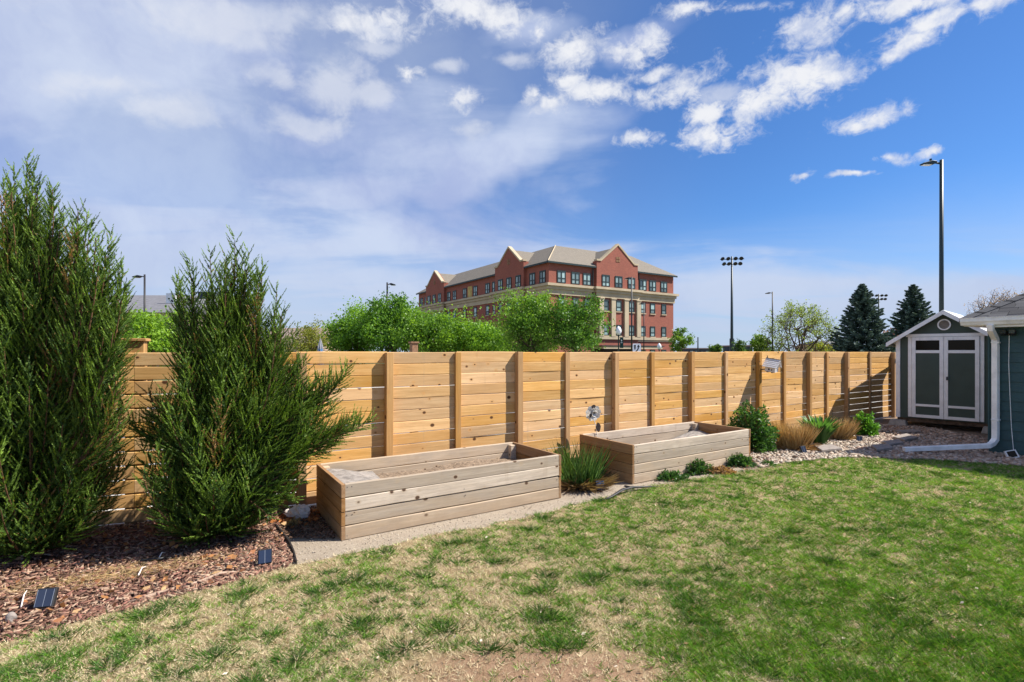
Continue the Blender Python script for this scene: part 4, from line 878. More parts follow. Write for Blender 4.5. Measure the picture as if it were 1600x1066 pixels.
# ------------------------------------------------------------------ junipers
def juniper(label, base, H_, Rr, seed, lean=(0, 0), nb=230, extra=()):
    rs = np.random.RandomState(seed); root = empty('juniper_bush', base, 0, label, 'shrub', 'junipers against the left fence'); tw = MB()
    Ps, Ds, Sz, Cf, Bn = [], [], [], [], []
    br = []
    for i in range(nb):
        t = (i + .5) / nb; zt = H_ * (.10 + .90 * t ** 1.0); az = rs.rand() * 2 * math.pi
        env = Rr * min(1.0, .80 + .7 * (zt / H_)) * (1 - max(0, (zt / H_ - .38) / .62) ** 1.35 * .90) * (.32 + .74 * rs.rand() ** .8) * (1.22 if rs.rand() < .10 else 1.0)
        z0_ = max(.03, zt - (.30 + .45 * rs.rand()) * H_ * (.45 + .3 * t)); tr = env * .12
        p0 = np.array([lean[0] * z0_ / H_ + math.cos(az) * tr, lean[1] * z0_ / H_ + math.sin(az) * tr, z0_])
        p3 = np.array([lean[0] * zt / H_ + math.cos(az) * env, lean[1] * zt / H_ + math.sin(az) * env, zt])
        br.append((p0, p3, .55))
    for e_ in extra:
        for q in range(7):
            a, b_ = np.array(e_[0], float), np.array(e_[1], float); j = 0 if q == 0 else 1
            br.append((a + rs.randn(3) * .05 * j, a + (b_ - a) * (1 - j * (.06 + .30 * rs.rand())) + rs.randn(3) * .065 * j, e_[2]))
    for bi, (p0, p3, outw) in enumerate(br):
        bt_ = .10 * rs.randn(); brn = rs.rand() < .035; L_ = np.linalg.norm(p3 - p0); hor = p3 - p0; hz_ = hor.copy(); hz_[2] = 0
        p1 = p0 + hz_ * outw + np.array([0, 0, hor[2] * .22]); p2 = p0 + hz_ * .88 + np.array([0, 0, hor[2] * .62])
        n = max(6, int(L_ / .032)); s = np.linspace(.12, 1, n)[:, None]
        C_ = (1 - s) ** 3 * p0 + 3 * (1 - s) ** 2 * s * p1 + 3 * (1 - s) * s * s * p2 + s ** 3 * p3; T_ = nrm(np.gradient(C_, axis=0))
        if bi % 3 == 0 or bi >= nb: tw.tube([tuple(q) for q in C_[::max(1, n // 6)]], list(np.linspace(.011, .003, len(C_[::max(1, n // 6)]))), 4, cap=False)
        for k_ in range(n):
            sv = s[k_, 0]; sl = (.20 * (1 - sv) + .085) * (.7 + .6 * rs.rand()) * min(1.25, .55 + L_)
            o_ = nrm(np.cross(T_[k_], rs.randn(3))); dr = nrm(T_[k_] * (1.0) + o_ * .80 + np.array([0, 0, .16])); m_ = max(6, int(sl / .0066)); q = np.linspace(.05, 1, m_)
            pts = C_[k_] + dr * (q * sl)[:, None] + np.array([0, 0, 1]) * (q ** 2 * sl * .16)[:, None]
            oo = nrm(np.cross(np.repeat(dr[None], m_, 0), rs.randn(m_, 3))); dd = nrm(dr + oo * (.55 - .25 * q)[:, None]); ts_ = .033 * (1.05 - .50 * q)
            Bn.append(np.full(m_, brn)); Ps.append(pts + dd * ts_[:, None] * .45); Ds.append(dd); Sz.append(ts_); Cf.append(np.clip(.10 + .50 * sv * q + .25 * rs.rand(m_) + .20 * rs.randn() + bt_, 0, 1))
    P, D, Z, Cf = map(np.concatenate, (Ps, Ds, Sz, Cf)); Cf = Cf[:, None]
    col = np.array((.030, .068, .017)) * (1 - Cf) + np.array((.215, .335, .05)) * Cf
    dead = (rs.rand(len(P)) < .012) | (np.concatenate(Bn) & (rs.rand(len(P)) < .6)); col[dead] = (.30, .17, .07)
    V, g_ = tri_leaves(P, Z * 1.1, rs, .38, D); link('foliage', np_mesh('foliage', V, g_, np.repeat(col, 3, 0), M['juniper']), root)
    tw.tube([(0, 0, -.05), (lean[0] * .3, lean[1] * .3, H_ * .3), (lean[0] * .7, lean[1] * .7, H_ * .7), (lean[0], lean[1], H_ * .97)], [.05, .04, .02, .004], 7)
    tw.build('stems', M['twig'], root); return root
j1 = Vector((-4.32, 4.62, 0)); j2 = Vector((-2.93, 5.02, 0))
def rel(px, py, d, b_): return (PX(px, d) - b_.x, d - b_.y, PZ(py, d))
juniper('taller juniper at the left edge with plumes sweeping up to the right', j1, 2.95, .68, 51, (-.02, -.05), 430, [
    (rel(40, 560, 4.6, j1), rel(42, 246, 4.62, j1), .25), (rel(60, 600, 4.6, j1), rel(80, 300, 4.55, j1), .4), (rel(30, 600, 4.6, j1), rel(22, 268, 4.6, j1), .4), (rel(80, 640, 4.6, j1), rel(122, 330, 4.5, j1), .55), (rel(80, 640, 4.6, j1), rel(136, 335, 4.6, j1), .6), (rel(90, 650, 4.5, j1), rel(172, 366, 4.55, j1), .7),
    (rel(110, 640, 4.5, j1), rel(192, 424, 4.6, j1), .7), (rel(100, 620, 4.4, j1), rel(150, 372, 4.4, j1), .6), (rel(100, 700, 4.5, j1), rel(188, 500, 4.5, j1), .7), (rel(100, 740, 4.4, j1), rel(182, 590, 4.4, j1), .7), (rel(30, 520, 4.5, j1), rel(6, 285, 4.4, j1), .3), (rel(60, 540, 4.5, j1), rel(82, 296, 4.5, j1), .5), (rel(50, 540, 4.5, j1), rel(55, 280, 4.6, j1), .3),
    (rel(120, 640, 4.4, j1), rel(190, 470, 4.4, j1), .6), (rel(120, 560, 4.5, j1), rel(165, 400, 4.5, j1), .5)])
juniper('shorter juniper with long side branches reaching right over the fence boards', j2, 2.35, .62, 52, (.14, 0), 400, [
    (rel(365, 600, 5.0, j2), rel(367, 370, 5.0, j2), .2), (rel(350, 620, 5.0, j2), rel(328, 395, 5.0, j2), .3), (rel(330, 620, 5.0, j2), rel(297, 408, 5.0, j2), .4), (rel(310, 640, 5.0, j2), rel(278, 436, 5.1, j2), .5), (rel(380, 640, 5.0, j2), rel(410, 415, 5.0, j2), .5), (rel(390, 640, 5.0, j2), rel(433, 450, 5.0, j2), .6), (rel(395, 680, 5.0, j2), rel(432, 500, 5.0, j2), .6), (rel(360, 580, 5.0, j2), rel(388, 395, 5.0, j2), .4),
    (rel(370, 700, 5.0, j2), rel(545, 574, 5.25, j2), .55), (rel(380, 700, 5.0, j2), rel(500, 592, 5.2, j2), .55), (rel(370, 710, 5.0, j2), rel(580, 656, 5.2, j2), .6), (rel(380, 715, 5.0, j2), rel(520, 634, 5.15, j2), .6), (rel(370, 720, 4.95, j2), rel(525, 690, 5.1, j2), .6), (rel(380, 720, 4.95, j2), rel(500, 672, 5.1, j2), .6), (rel(370, 735, 4.9, j2), rel(480, 700, 5.0, j2), .6),
    (rel(360, 640, 5.0, j2), rel(462, 520, 5.1, j2), .6), (rel(370, 660, 5.0, j2), rel(475, 560, 5.15, j2), .6), (rel(370, 680, 5.0, j2), rel(490, 600, 5.1, j2), .6), (rel(370, 680, 5.0, j2), rel(470, 640, 5.0, j2), .6), (rel(370, 760, 4.9, j2), rel(470, 740, 5.0, j2), .6), (rel(360, 780, 4.9, j2), rel(455, 775, 4.9, j2), .6),
    (rel(330, 700, 5.0, j2), rel(232, 612, 5.0, j2), .6), (rel(330, 720, 4.9, j2), rel(212, 660, 4.9, j2), .6)])

# ------------------------------------------------------------------ small plants
def blade_clump(name, label, cat, pos, n, H_, Rr, cols, seed, width=.006, spread=.5, bend=.6, group=None, mat='grass', brown=0, bcol=((.22, .13, .07), (.46, .34, .19))):
    rs = np.random.RandomState(seed); az = rs.rand(n) * 2 * np.pi; r_ = Rr * .42 * np.sqrt(rs.rand(n)); root = np.stack([np.cos(az) * r_, np.sin(az) * r_, np.zeros(n)], 1)
    lean = spread * (.25 + rs.rand(n)); d_ = nrm(np.stack([np.cos(az) * lean, np.sin(az) * lean, np.ones(n)], 1) + rs.randn(n, 3) * .10); f = rs.rand(n)[:, None]
    col = np.array(cols[0]) * (1 - f) + np.array(cols[1]) * f; L_ = H_ * (.55 + .5 * rs.rand(n))
    parts = [blades(root, d_, L_, width * (.7 + .6 * rs.rand(n)), bend * rs.rand(n) * 1.6, col, rs)]
    if brown:
        m_ = brown; az = rs.rand(m_) * 2 * np.pi; rt = np.stack([np.cos(az), np.sin(az), np.zeros(m_)], 1) * (Rr * .5 * np.sqrt(rs.rand(m_)))[:, None]
        dd = nrm(np.stack([np.cos(az), np.sin(az), .6 + rs.rand(m_)], 1) + rs.randn(m_, 3) * .2); f = rs.rand(m_)[:, None]
        parts.append(blades(rt, dd, H_ * (.3 + .3 * rs.rand(m_)), width * (.7 + .6 * rs.rand(m_)), 1.0 + rs.rand(m_), np.array(bcol[0]) * (1 - f) + np.array(bcol[1]) * f, rs))
    V, g_, c = merge(parts); o = link(name, np_mesh(name, V, g_, c, M[mat]), None, pos); return tag(o, label, cat, group)
gp = G(903, 757)
blade_clump('ornamental_grass', 'tall green clump of grass with dead brown skirt between the two raised beds', 'grass plant', gp, 380, .64, .66, ((.05, .13, .025), (.20, .34, .09)), 61, .016, .17, .35, brown=1300)
gp = G(1240, 701)
blade_clump('ornamental_grass', 'dry golden grass tuft right beside the dark leafy bush', 'grass plant', gp, 1500, .56, .55, ((.62, .38, .14), (.92, .66, .30)), 62, .008, .17, .35, 'dry tan ornamental grasses', 'straw', 250, ((.50, .30, .12), (.78, .55, .28)))
gp = G(1306, 685)
blade_clump('ornamental_grass', 'paler golden grass tuft between the two broad leaved green plants', 'grass plant', gp, 1400, .50, .62, ((.64, .41, .16), (.92, .70, .36)), 63, .008, .24, .45, 'dry tan ornamental grasses', 'straw', 250, ((.50, .32, .14), (.78, .58, .30)))
def broad_plant(label, pos, n, H_, Rr, cols, seed, width, cat='plant', name='broad_leaved_plant', spread=.9, bend=1.2):
    rs = np.random.RandomState(seed); parts = []
    az = rs.rand(n) * 2 * np.pi; lean = spread * rs.rand(n) ** .7; d_ = nrm(np.stack([np.cos(az) * lean, np.sin(az) * lean, np.ones(n)], 1)); L_ = H_ * (.7 + .6 * rs.rand(n)); w_ = width * (.7 + .6 * rs.rand(n))
    r0_ = np.stack([np.cos(az), np.sin(az), np.zeros(n)], 1) * (Rr * .18 * rs.rand(n))[:, None]; hor = nrm(d_ * np.array([1, 1, 0])); sd_ = np.stack([-hor[:, 1], hor[:, 0], np.zeros(n)], 1)
    ks = np.linspace(0, 1, 6); wp = np.array([.25, .7, 1, .95, .6, .03]); rows = []
    for k_, s in enumerate(ks):
        c = r0_ + d_ * (L_ * s)[:, None] + hor * (L_ * s ** 2 * .28 * bend)[:, None] - np.array([0, 0, 1]) * (L_ * s ** 2.2 * .42 * bend)[:, None]; ww = (w_ * wp[k_] / 2)[:, None]
        rows += [c - sd_ * ww + np.array([0, 0, 1]) * ww * .35, c, c + sd_ * ww + np.array([0, 0, 1]) * ww * .35]
    V = np.stack(rows, 1).reshape(-1, 3); b = np.arange(n)[:, None] * 18; g_ = []
    for k_ in range(5):
        for j in range(2): g_.append(b + np.array([k_ * 3 + j, k_ * 3 + j + 1, k_ * 3 + j + 4, k_ * 3 + j + 3]))
    f = rs.rand(n)[:, None]; col = np.array(cols[0]) * (1 - f) + np.array(cols[1]) * f
    return tag(link(name, np_mesh(name, V, g_, np.repeat(col, 18, 0), M['leaf'], True), None, pos), label, cat)
broad_plant('dark strap leaved plant between the two golden grass tufts', G(1281, 694), 260, .60, .6, ((.03, .10, .025), (.10, .24, .06)), 64, .055, spread=.5, bend=.55)
def leaf_bush(name, label, pos, rx, ry, rz_, n, size, cols, seed, cat='shrub', group=None, drop=0.0, nst=30):
    rs = np.random.RandomState(seed); root = empty(name, pos, 0, label, cat, group); u = nrm(rs.randn(n, 3)); u[:, 2] = np.abs(u[:, 2]) * 1.0 - .12
    rr = (rs.rand(n) ** .33) * (.82 + .24 * np.sin(u[:, 0] * 6 + seed) * np.sin(u[:, 1] * 5 + u[:, 2] * 7)); P = u * rr[:, None] * np.array([rx, ry, rz_]); P[:, 2] = np.maximum(P[:, 2] + rz_ * .10, .01)
    D = nrm(u * np.array([1, 1, .5]) + rs.randn(n, 3) * .45 + np.array([0, 0, .1])); f = rs.rand(n)[:, None]; col = np.array(cols[0]) * (1 - f) + np.array(cols[1]) * f
    V, g_ = leaves(P, size * (.6 + .8 * rs.rand(n)), rs, .52, D); link('foliage', np_mesh('foliage', V, g_, np.repeat(col, 4, 0), M['leaf']), root)
    st = MB()
    for i in range(nst):
        a = rs.rand() * 6.28; q = rs.rand() * .9; st.tube([(0, 0, -.02), (math.cos(a) * rx * q * .5, math.sin(a) * ry * q * .5, rz_ * .45), (math.cos(a) * rx * q, math.sin(a) * ry * q, rz_ * (1 - q * .5))], [.006, .004, .002], 4, cap=False)
    st.build('stems', M['twig'], root); return root
g = G(1342, 679); leaf_bush('leafy_plant', 'bright green leafy plant nearest the shed, right of the golden tufts', (g.x + .06, g.y - .12, 0), .32, .26, .56, 2000, .07, ((.05, .17, .02), (.17, .40, .06)), 65, 'plant')
gb = G(1184, 708); gb = Vector((gb.x + .02, gb.y + .28, 0))
leaf_bush('leafy_bush', 'dense dark green leafy bush at the right end of the farther raised bed', gb, .52, .48, .96, 6200, .06, ((.022, .075, .022), (.085, .20, .05)), 71)
for px, py, rx, rz_, n, lab, sd_ in ((1052, 752, .30, .14, 900, 'low dark creeper patch at the front of the farther raised bed, left end', 72), (1092, 742, .33, .24, 1300, 'taller dark green creeper mound against the front boards of the farther bed', 73), (1158, 730, .32, .22, 1300, 'dark green creeper mound at the front right corner of the farther bed', 74), (1206, 729, .12, .08, 200, 'tiny green sprout clump on the rocks right of the creepers', 75)):
    g = G(px, py); leaf_bush('ground_cover_plant', lab, (g.x, g.y + .12, 0), rx, .20, rz_, n, .045, ((.022, .07, .02), (.08, .19, .05)), sd_, 'plant', 'ground cover plants along the farther bed', 0, 12)
g = G(1130, 742); leaf_bush('dry_plant', 'reddish brown withered plant between the two creeper mounds', (g.x, g.y + .10, 0), .30, .16, .12, 900, .035, ((.22, .12, .06), (.42, .27, .14)), 76, 'plant', None, 0, 40)
g = G(455, 822); leaf_bush('dry_plant', 'tiny pale straw weed beside the black edging', (g.x + .02, g.y, 0), .08, .08, .10, 160, .03, ((.36, .30, .16), (.5, .42, .25)), 77, 'plant', None, 0, 8)

# ------------------------------------------------------------------ garden things
def solar_light(loc, rz, label, s=1.0):
    o = empty('solar_light', loc, rz, label, 'solar light', 'small solar garden lights')
    MB().prism([(-.01 * s, 0, -.06), (.01 * s, 0, -.06), (.014 * s, 0, .03 * s), (-.014 * s, 0, .03 * s)], (0, .014, 0)).build('stake', M['black_plastic'], o)
    Mx = Matrix.Translation((0, 0, .085 * s)) @ Matrix.Rotation(R(-24), 4, 'X')
    MB().box(-.06 * s, .06 * s, 0, .035 * s, -.065 * s, .065 * s, Mx).build('body', M['black_plastic'], o, bevel=.005)
    pnl = MB().box(-.052 * s, .052 * s, -.004, -.0005, -.056 * s, .056 * s).build('solar_panel', M['solar'], o); pnl.matrix_local = Mx
    MB().box(-.05 * s, .05 * s, .0355 * s, .05 * s, -.05 * s, .02 * s, Mx).build('lamp_lens', M['glass'], o); return o
solar_light(G(70, 953), R(12), 'solar light with blue panel on the mulch at the lower left', 1.0)
solar_light(G(414, 884), R(24), 'solar light with tilted panel on the mulch beside the black edging', .92)
solar_light(G(938, 768), R(10), 'solar light on the gravel path in front of the tall grass clump', .95)
solar_light(G(1256, 709), R(20), 'solar light among the pale rocks below the first golden grass tuft', .95)
solar_light(G(1343, 691), R(-30), 'dark solar light tipped on the rocks below the bright green plant', .85)
# crumpled cloth
g = G(470, 812); rs = np.random.RandomState(9); bm = bmesh.new(); bmesh.ops.create_icosphere(bm, subdivisions=4, radius=1)
for v in bm.verts:
    d = v.co.normalized(); k = 1 + .16 * math.sin(d.x * 7 + d.z * 3) * math.cos(d.y * 6) - .18 * abs(math.sin(d.x * 4 - d.y * 5 + d.z * 6)) + .05 * math.sin(d.z * 17 + d.x * 11)
    t = max(0, -d.x - .35) * 1.5; v.co = Vector((d.x * .095 * k - t * .09, d.y * .08 * k * (1 - .5 * min(1, t)), max(-.004, (.075 + d.z * .095 * k) * (1 - .45 * min(1, t)) + .04 * t)))
me = bpy.data.meshes.new('crumpled_cloth'); bm.to_mesh(me); bm.free(); me.materials.append(M['bag']); me.update()
tag(link('crumpled_cloth', me, None, (g.x, g.y, 0), (0, 0, R(10))), 'pale crumpled cloth lying by the fence post left of the nearer raised bed', 'cloth')
# black edging strips
def strip_edge(pts, h, label, name='edging_strip', w=.006, mat='black_plastic'):
    mb = MB()
    for a, b_ in zip(pts[:-1], pts[1:]):
        a, b_ = Vector(a), Vector(b_); t = (b_ - a); t.z = 0; s = Vector((-t.y, t.x, 0)).normalized() * w; u = Vector((0, 0, h)); mb.prism([a - s, b_ - s, b_ + s, a + s], u)
    return tag(mb.build(name, M[mat]), label, 'garden edging')
strip_edge([G(431, 824), G(440, 835), G(452, 850), G(459, 866), G(463, 882)], .035, 'black plastic edging between the mulch and the sandy path')
pe = [G(936, 785), G(955, 780), G(972, 773), G(988, 768), G(1006, 765), G(1030, 762)]
h_ = [.006, .025, .055, .05, .03, .006]; mb = MB(); mb.tube([(p.x, p.y, z + .006) for p, z in zip(pe, h_)], [.010, .018, .024, .024, .020, .008], 8, flat=.6)
tag(mb.build('edging_strip', M['black_plastic'], smooth=True), 'black edging tube bulging up at the lawn edge before the farther raised bed', 'garden edging')
mb = MB(); a_, b_ = G(976, 762), G(990, 765); mb.tube([(a_.x, a_.y, .02), (b_.x, b_.y, .02)], .014, 6); tag(mb.build('edging_connector', M['black_plastic']), 'short black edging stub lying at the corner of the farther raised bed', 'garden edging')
mb = MB(); pts = [G(1352, 681), G(1366, 678), G(1380, 678), G(1396, 680), G(1412, 684)]; mb.tube([(p.x, p.y, .035 + .02 * math.sin(i)) for i, p in enumerate(pts)], .011, 6); tag(mb.build('drip_hose', M['black_plastic'], smooth=True), 'thin dark drip hose lying across the pale rocks by the pavers', 'hose')
mb = MB(); pts = [G(218, 882), G(232, 880), G(246, 879), G(258, 877)]; mb.tube([(p.x, p.y, .03) for p in pts], .012, 6); tag(mb.build('drip_hose', M['black_plastic'], smooth=True), 'short grey hose piece on the shaded mulch under the smaller juniper', 'hose')
# pavers
def paver(pxs, label, th=.045, mat='paver'):
    P = [G(*p, .03 + th) for p in pxs]; mb = MB(); mb.prism([(p.x, p.y, .03) for p in P], (0, 0, th)); c = sum((Vector(p) for p in P), Vector()) / len(P)
    for v in mb.v: v.x -= c.x; v.y -= c.y
    return tag(mb.build('paving_slab', M[mat], None, (c.x, c.y, 0), bevel=.006), label, 'paving slab', 'paving slabs leading to the shed')
paver([(1272, 696), (1284, 703), (1316, 700), (1300, 694)], 'grey slab lying alone on the pale rocks right of the first solar light')
paver([(1361, 695), (1370, 702), (1396, 699), (1388, 693)], 'grey stepping slab closest to the lawn, left of the downspout mouth')
paver([(1377, 689), (1388, 694), (1412, 691), (1404, 686)], 'second grey stepping slab counting up from the lawn')
paver([(1395, 682), (1414, 687), (1435, 683), (1416, 677)], 'third and largest stepping slab counting up from the lawn')
paver([(1398, 672), (1408, 675), (1440, 674), (1430, 671)], 'thin stepping slab nearest the shed doors', .03)
for i, (a, b_, c, e_, lab) in enumerate(((1318, 706, 1362, 707, 'upper'), (1330, 712, 1392, 713, 'lower'))):
    p, q = G(a, b_), G(c, e_); t = (q - p).normalized(); s = Vector((-t.y, t.x, 0)) * .05
    tag(MB().prism([p - s, q - s, q + s, p + s], (0, 0, .035)).build('edging_plank', M['grey_wood'], bevel=.004), f'{lab} of two weathered edging planks at the lawn edge below the stepping slabs', 'garden edging')
# birdhouse on a post
tb = tpos(1182); bpos = F0 + S * (tb + .11) + N * .26; bh = empty('birdhouse', (bpos.x, bpos.y, 1.42), R(-45), 'white washed birdhouse with slatted roof on a fence post', 'birdhouse')
bh.rotation_euler = (R(2), R(9), R(-45))
bh.scale = (.76, .76, .76); w, dp, hh, gh = .13, .125, .17, .32
MB().prism([(w, -dp, 0), (w, dp, 0), (w, dp, hh), (w, 0, gh), (w, -dp, hh)], (-2 * w, 0, 0)).build('wall', M['wood_white'], bh)
for s in (-1, 1):
    n_ = 5; a = Vector((0, 0, gh + .012)); e_ = Vector((0, s * (dp + .07), hh - .055)); dd = (e_ - a)
    for i in range(n_):
        p0, p1 = a + dd * (i / n_ + .01), a + dd * ((i + .80) / n_); nn = Vector((0, -dd.z * s, dd.y * s)).normalized() * .012
        MB().prism([(-w - .06, *p0.yz), (-w - .06, *p1.yz), (-w - .06, *(p1 + nn).yz), (-w - .06, *(p0 + nn).yz)], (2 * w + .12, 0, 0)).build('roof_slat', M['wood_white'], bh)
MB().box(-w - .055, w + .055, -.008, .008, gh + .02, gh + .04).build('ridge_strip', M['frame_green'], bh)
MB().tube([(w + .001, 0, .13), (w + .006, 0, .13)], .028, 12).build('entrance_hole', M['black'], bh); MB().tube([(-.03, -dp - .004, .065), (-.03, -dp + .001, .065)], .024, 12).build('entrance_hole', M['black'], bh)
MB().tube([(.045, -dp - .004, .055), (.045, -dp + .001, .055)], .018, 12).build('entrance_hole', M['black'], bh)
for x in (-.06, .06): MB().box(x - .02, x + .02, -dp - .02, dp + .02, -.02, -.001).build('floor_slat', M['ornament_dark'], bh)
inv = (Matrix.Translation(bh.location) @ bh.rotation_euler.to_matrix().to_4x4() @ Matrix.Scale(.76, 4)).inverted(); pa_ = inv @ (F0 + S * tb + N * .10 + Vector((0, 0, 1.46))); MB().tube([tuple(pa_), (-.07, .04, .06)], .016, 6).build('bracket', M['bark'], bh)
MB().tube([(-w - .02, .0, gh + .02), (-w - .03, .0, gh + .10)], .012, 6).build('finial', M['ornament_dark'], bh)
# metal flower ornament
fp = Vector((1.33, 8.13, 0)); fo = empty('metal_flower', fp, R(18), 'white metal flower ornament with dark leaf on a stake behind the farther bed', 'garden ornament')
z = .87; MB().tube([(.03, 0, -.05), (.03, 0, .45), (.0, 0, .66), (-.07, 0, z)], .006, 6).build('stake', M['ornament_white'], fo)
Mh = Matrix.Translation((-.07, -.03, z)) @ Matrix.Rotation(R(8), 4, 'X')
for ring, (nn_, rr, tilt, yo) in enumerate(((9, .135, 10, 0), (8, .105, 30, -.012), (6, .07, 52, -.024))):
    for i in range(nn_):
        a = 2 * math.pi * (i + ring * .4) / nn_; mb = MB(); P = []
        for (l_, w_) in ((.02, .012), (rr * .5, .034), (rr * .85, .038), (rr, .014)): P.append((l_, w_))
        pts = [Vector((-w_, 0, l_)) for l_, w_ in P] + [Vector((w_, 0, l_)) for l_, w_ in P[::-1]]
        Mp = Mh @ Matrix.Translation((0, yo, 0)) @ Matrix.Rotation(a, 4, 'Y') @ Matrix.Rotation(R(tilt), 4, 'X'); mb.prism(pts, (0, .003, 0)); mb.v = [Mp @ v for v in mb.v]
        mb.build('petal', M['ornament_white'] if (i * 2 + ring) % 11 else M['ornament_dark'], fo)
MB().lathe([(.002, -.012), (.022, -.006), (.026, .006), (.003, .012)], 10).build('flower_centre', M['ornament_dark'], fo, (-.07, -.065, z))
mb = MB(); pts = [(0, -.003, .10), (.035, -.003, .06), (.045, -.003, 0), (.025, -.003, -.06), (0, -.003, -.09), (-.03, -.003, -.05), (-.045, -.003, .01), (-.03, -.003, .065)]; mb.prism(pts, (0, .006, 0)); Ml = Matrix.Translation((.035, -.02, .63)) @ Matrix.Rotation(R(-18), 4, 'Y') @ Matrix.Rotation(R(20), 4, 'X'); mb.v = [Ml @ v for v in mb.v]; mb.build('leaf', M['ornament_dark'], fo)

# ------------------------------------------------------------------ ground scatter: mulch, rocks, grit
def in_bed(n, x0, x1, rs, margin=.02, ymax=None):
    x = x0 + (x1 - x0) * rs.rand(n); e = edge_y(x); t = np.where(x < LF1.x, LF1.y + (x - LF1.x) * LS.y / LS.x, F0.y + (x - F0.x) * S.y / S.x)
    y = e + margin + (t - e - margin) * rs.rand(n) ** 1.25; return x, y
def chips(name, label, cat, n, x, y, L_, w_, h_, cols, seed, mat, z=.012):
    rs = np.random.RandomState(seed); az = rs.rand(n) * np.pi; el = rs.randn(n) * .22; a = np.stack([np.cos(az) * np.cos(el), np.sin(az) * np.cos(el), np.sin(el)], 1); b = np.stack([-np.sin(az), np.cos(az), rs.randn(n) * .3], 1); b = nrm(b); c = np.cross(a, b)
    L_ = L_ * (.4 + rs.rand(n)); w_ = w_ * (.4 + rs.rand(n)); h_ = h_ * (.5 + rs.rand(n)); P = np.stack([x, y, z * (.3 + rs.rand(n) * 1.6)], 1)
    a = a * (L_ / 2)[:, None]; b = b * (w_ / 2)[:, None]; c = c * (h_ / 2)[:, None]; k = (.35 + .5 * rs.rand(n))[:, None]
    V = np.stack([P - a - b - c, P + a - b * k - c, P + a + b * k - c, P - a + b - c, P - a - b + c, P + a - b * k + c, P + a + b * k + c, P - a + b + c], 1).reshape(-1, 3)
    bq = np.arange(n)[:, None] * 8; g_ = [bq + np.array(q) for q in ((4, 5, 6, 7), (0, 1, 5, 4), (1, 2, 6, 5), (2, 3, 7, 6), (3, 0, 4, 7))]
    ci = rs.randint(0, len(cols), n); col = np.array(cols)[ci] * (.65 + .7 * rs.rand(n))[:, None]
    return tag(link(name, np_mesh(name, V, g_, np.repeat(col, 8, 0), mat)), label, cat, None, 'stuff')
rs = np.random.RandomState(81)
x, y = in_bed(19000, -6.2, -1.9, rs, -.03); keep = (y - (5.32 + (x + 2.45) * (4.44 - 5.32) / (-1.87 + 2.45)) < 0) | (x < -2.45); x, y = x[keep], y[keep]
chips('mulch', 'reddish brown shredded bark mulch under the junipers', 'mulch', len(x), x, y, .055, .013, .006, [(.24, .12, .085), (.32, .18, .125), (.17, .085, .06), (.48, .34, .24), (.38, .24, .165), (.11, .06, .045), (.28, .13, .10)], 82, M['mulch'])
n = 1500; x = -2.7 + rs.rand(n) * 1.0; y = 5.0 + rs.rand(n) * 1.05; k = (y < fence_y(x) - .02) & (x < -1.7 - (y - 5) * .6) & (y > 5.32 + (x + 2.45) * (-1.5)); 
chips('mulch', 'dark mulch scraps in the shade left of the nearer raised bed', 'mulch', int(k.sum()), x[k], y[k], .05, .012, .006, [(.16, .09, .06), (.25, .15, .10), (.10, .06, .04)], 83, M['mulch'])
n = 520; x, y = in_bed(n, -5.5, -2.2, rs, .05)
def litter(name, label, cat, x, y, size, cols, seed, mat, z=.03):
    rs = np.random.RandomState(seed); n = len(x); P = np.stack([x, y, z * (.4 + rs.rand(n))], 1); D = nrm(np.stack([rs.randn(n), rs.randn(n), rs.randn(n) * .35], 1)); V, g_ = leaves(P, size * (.5 + rs.rand(n)), rs, .65, D)
    ci = rs.randint(0, len(cols), n); col = np.array(cols)[ci] * (.7 + .5 * rs.rand(n))[:, None]; return tag(link(name, np_mesh(name, V, g_, np.repeat(col, 4, 0), mat)), label, cat, None, 'stuff')
litter('dry_leaves', 'orange brown dead leaves scattered over the mulch', 'leaves', x, y, .06, [(.42, .20, .08), (.50, .32, .16), (.30, .13, .06)], 84, M['straw'])
n = 120; x = -2.55 + rs.rand(n) * .45; y = 5.35 + rs.rand(n) * .5; litter('dry_leaves', 'rusty dead leaves heaped by the fence post beside the pale cloth', 'leaves', x, y, .06, [(.45, .18, .06), (.35, .14, .06)], 85, M['straw'])
# dry straw heap on the mulch
n = 900; cx = G(175, 905); x = cx.x + rs.randn(n) * .36; y = cx.y + .05 + rs.randn(n) * .11 + (x - cx.x) * .5; az = rs.rand(n) * 6.28
dv = nrm(np.stack([np.cos(az), np.sin(az), .25 * rs.rand(n)], 1)); f = rs.rand(n)[:, None]
V, g_, c = blades(np.stack([x, y, .015 + .02 * rs.rand(n)], 1), dv, .06 + .10 * rs.rand(n), np.full(n, .0045), rs.rand(n) * .4, np.array((.56, .40, .17)) * (1 - f) + np.array((.76, .60, .34)) * f, rs)
tag(link('straw', np_mesh('straw', V, g_, c, M['straw'])), 'pale dry straw lying over the mulch in front of the junipers', 'straw', None, 'stuff')
def sticks(pairs, label):
    mb = MB()
    for (a, b_, c, e_) in pairs: p, q = G(a, b_), G(c, e_); mb.tube([(p.x, p.y, .03), ((p.x + q.x) / 2, (p.y + q.y) / 2, .06), (q.x, q.y, .035)], [.005, .005, .003], 5)
    return tag(mb.build('twig', M['bag']), label, 'twig')
sticks([(33, 955, 42, 930)], 'pale bent twig on the mulch left of the lower left solar light'); sticks([(216, 905, 228, 892)], 'pale twig on the mulch in front of the smaller juniper'); sticks([(248, 878, 258, 870)], 'short pale twig near the hose under the smaller juniper')
g = G(17, 973); bm = bmesh.new(); bmesh.ops.create_icosphere(bm, subdivisions=3, radius=1)
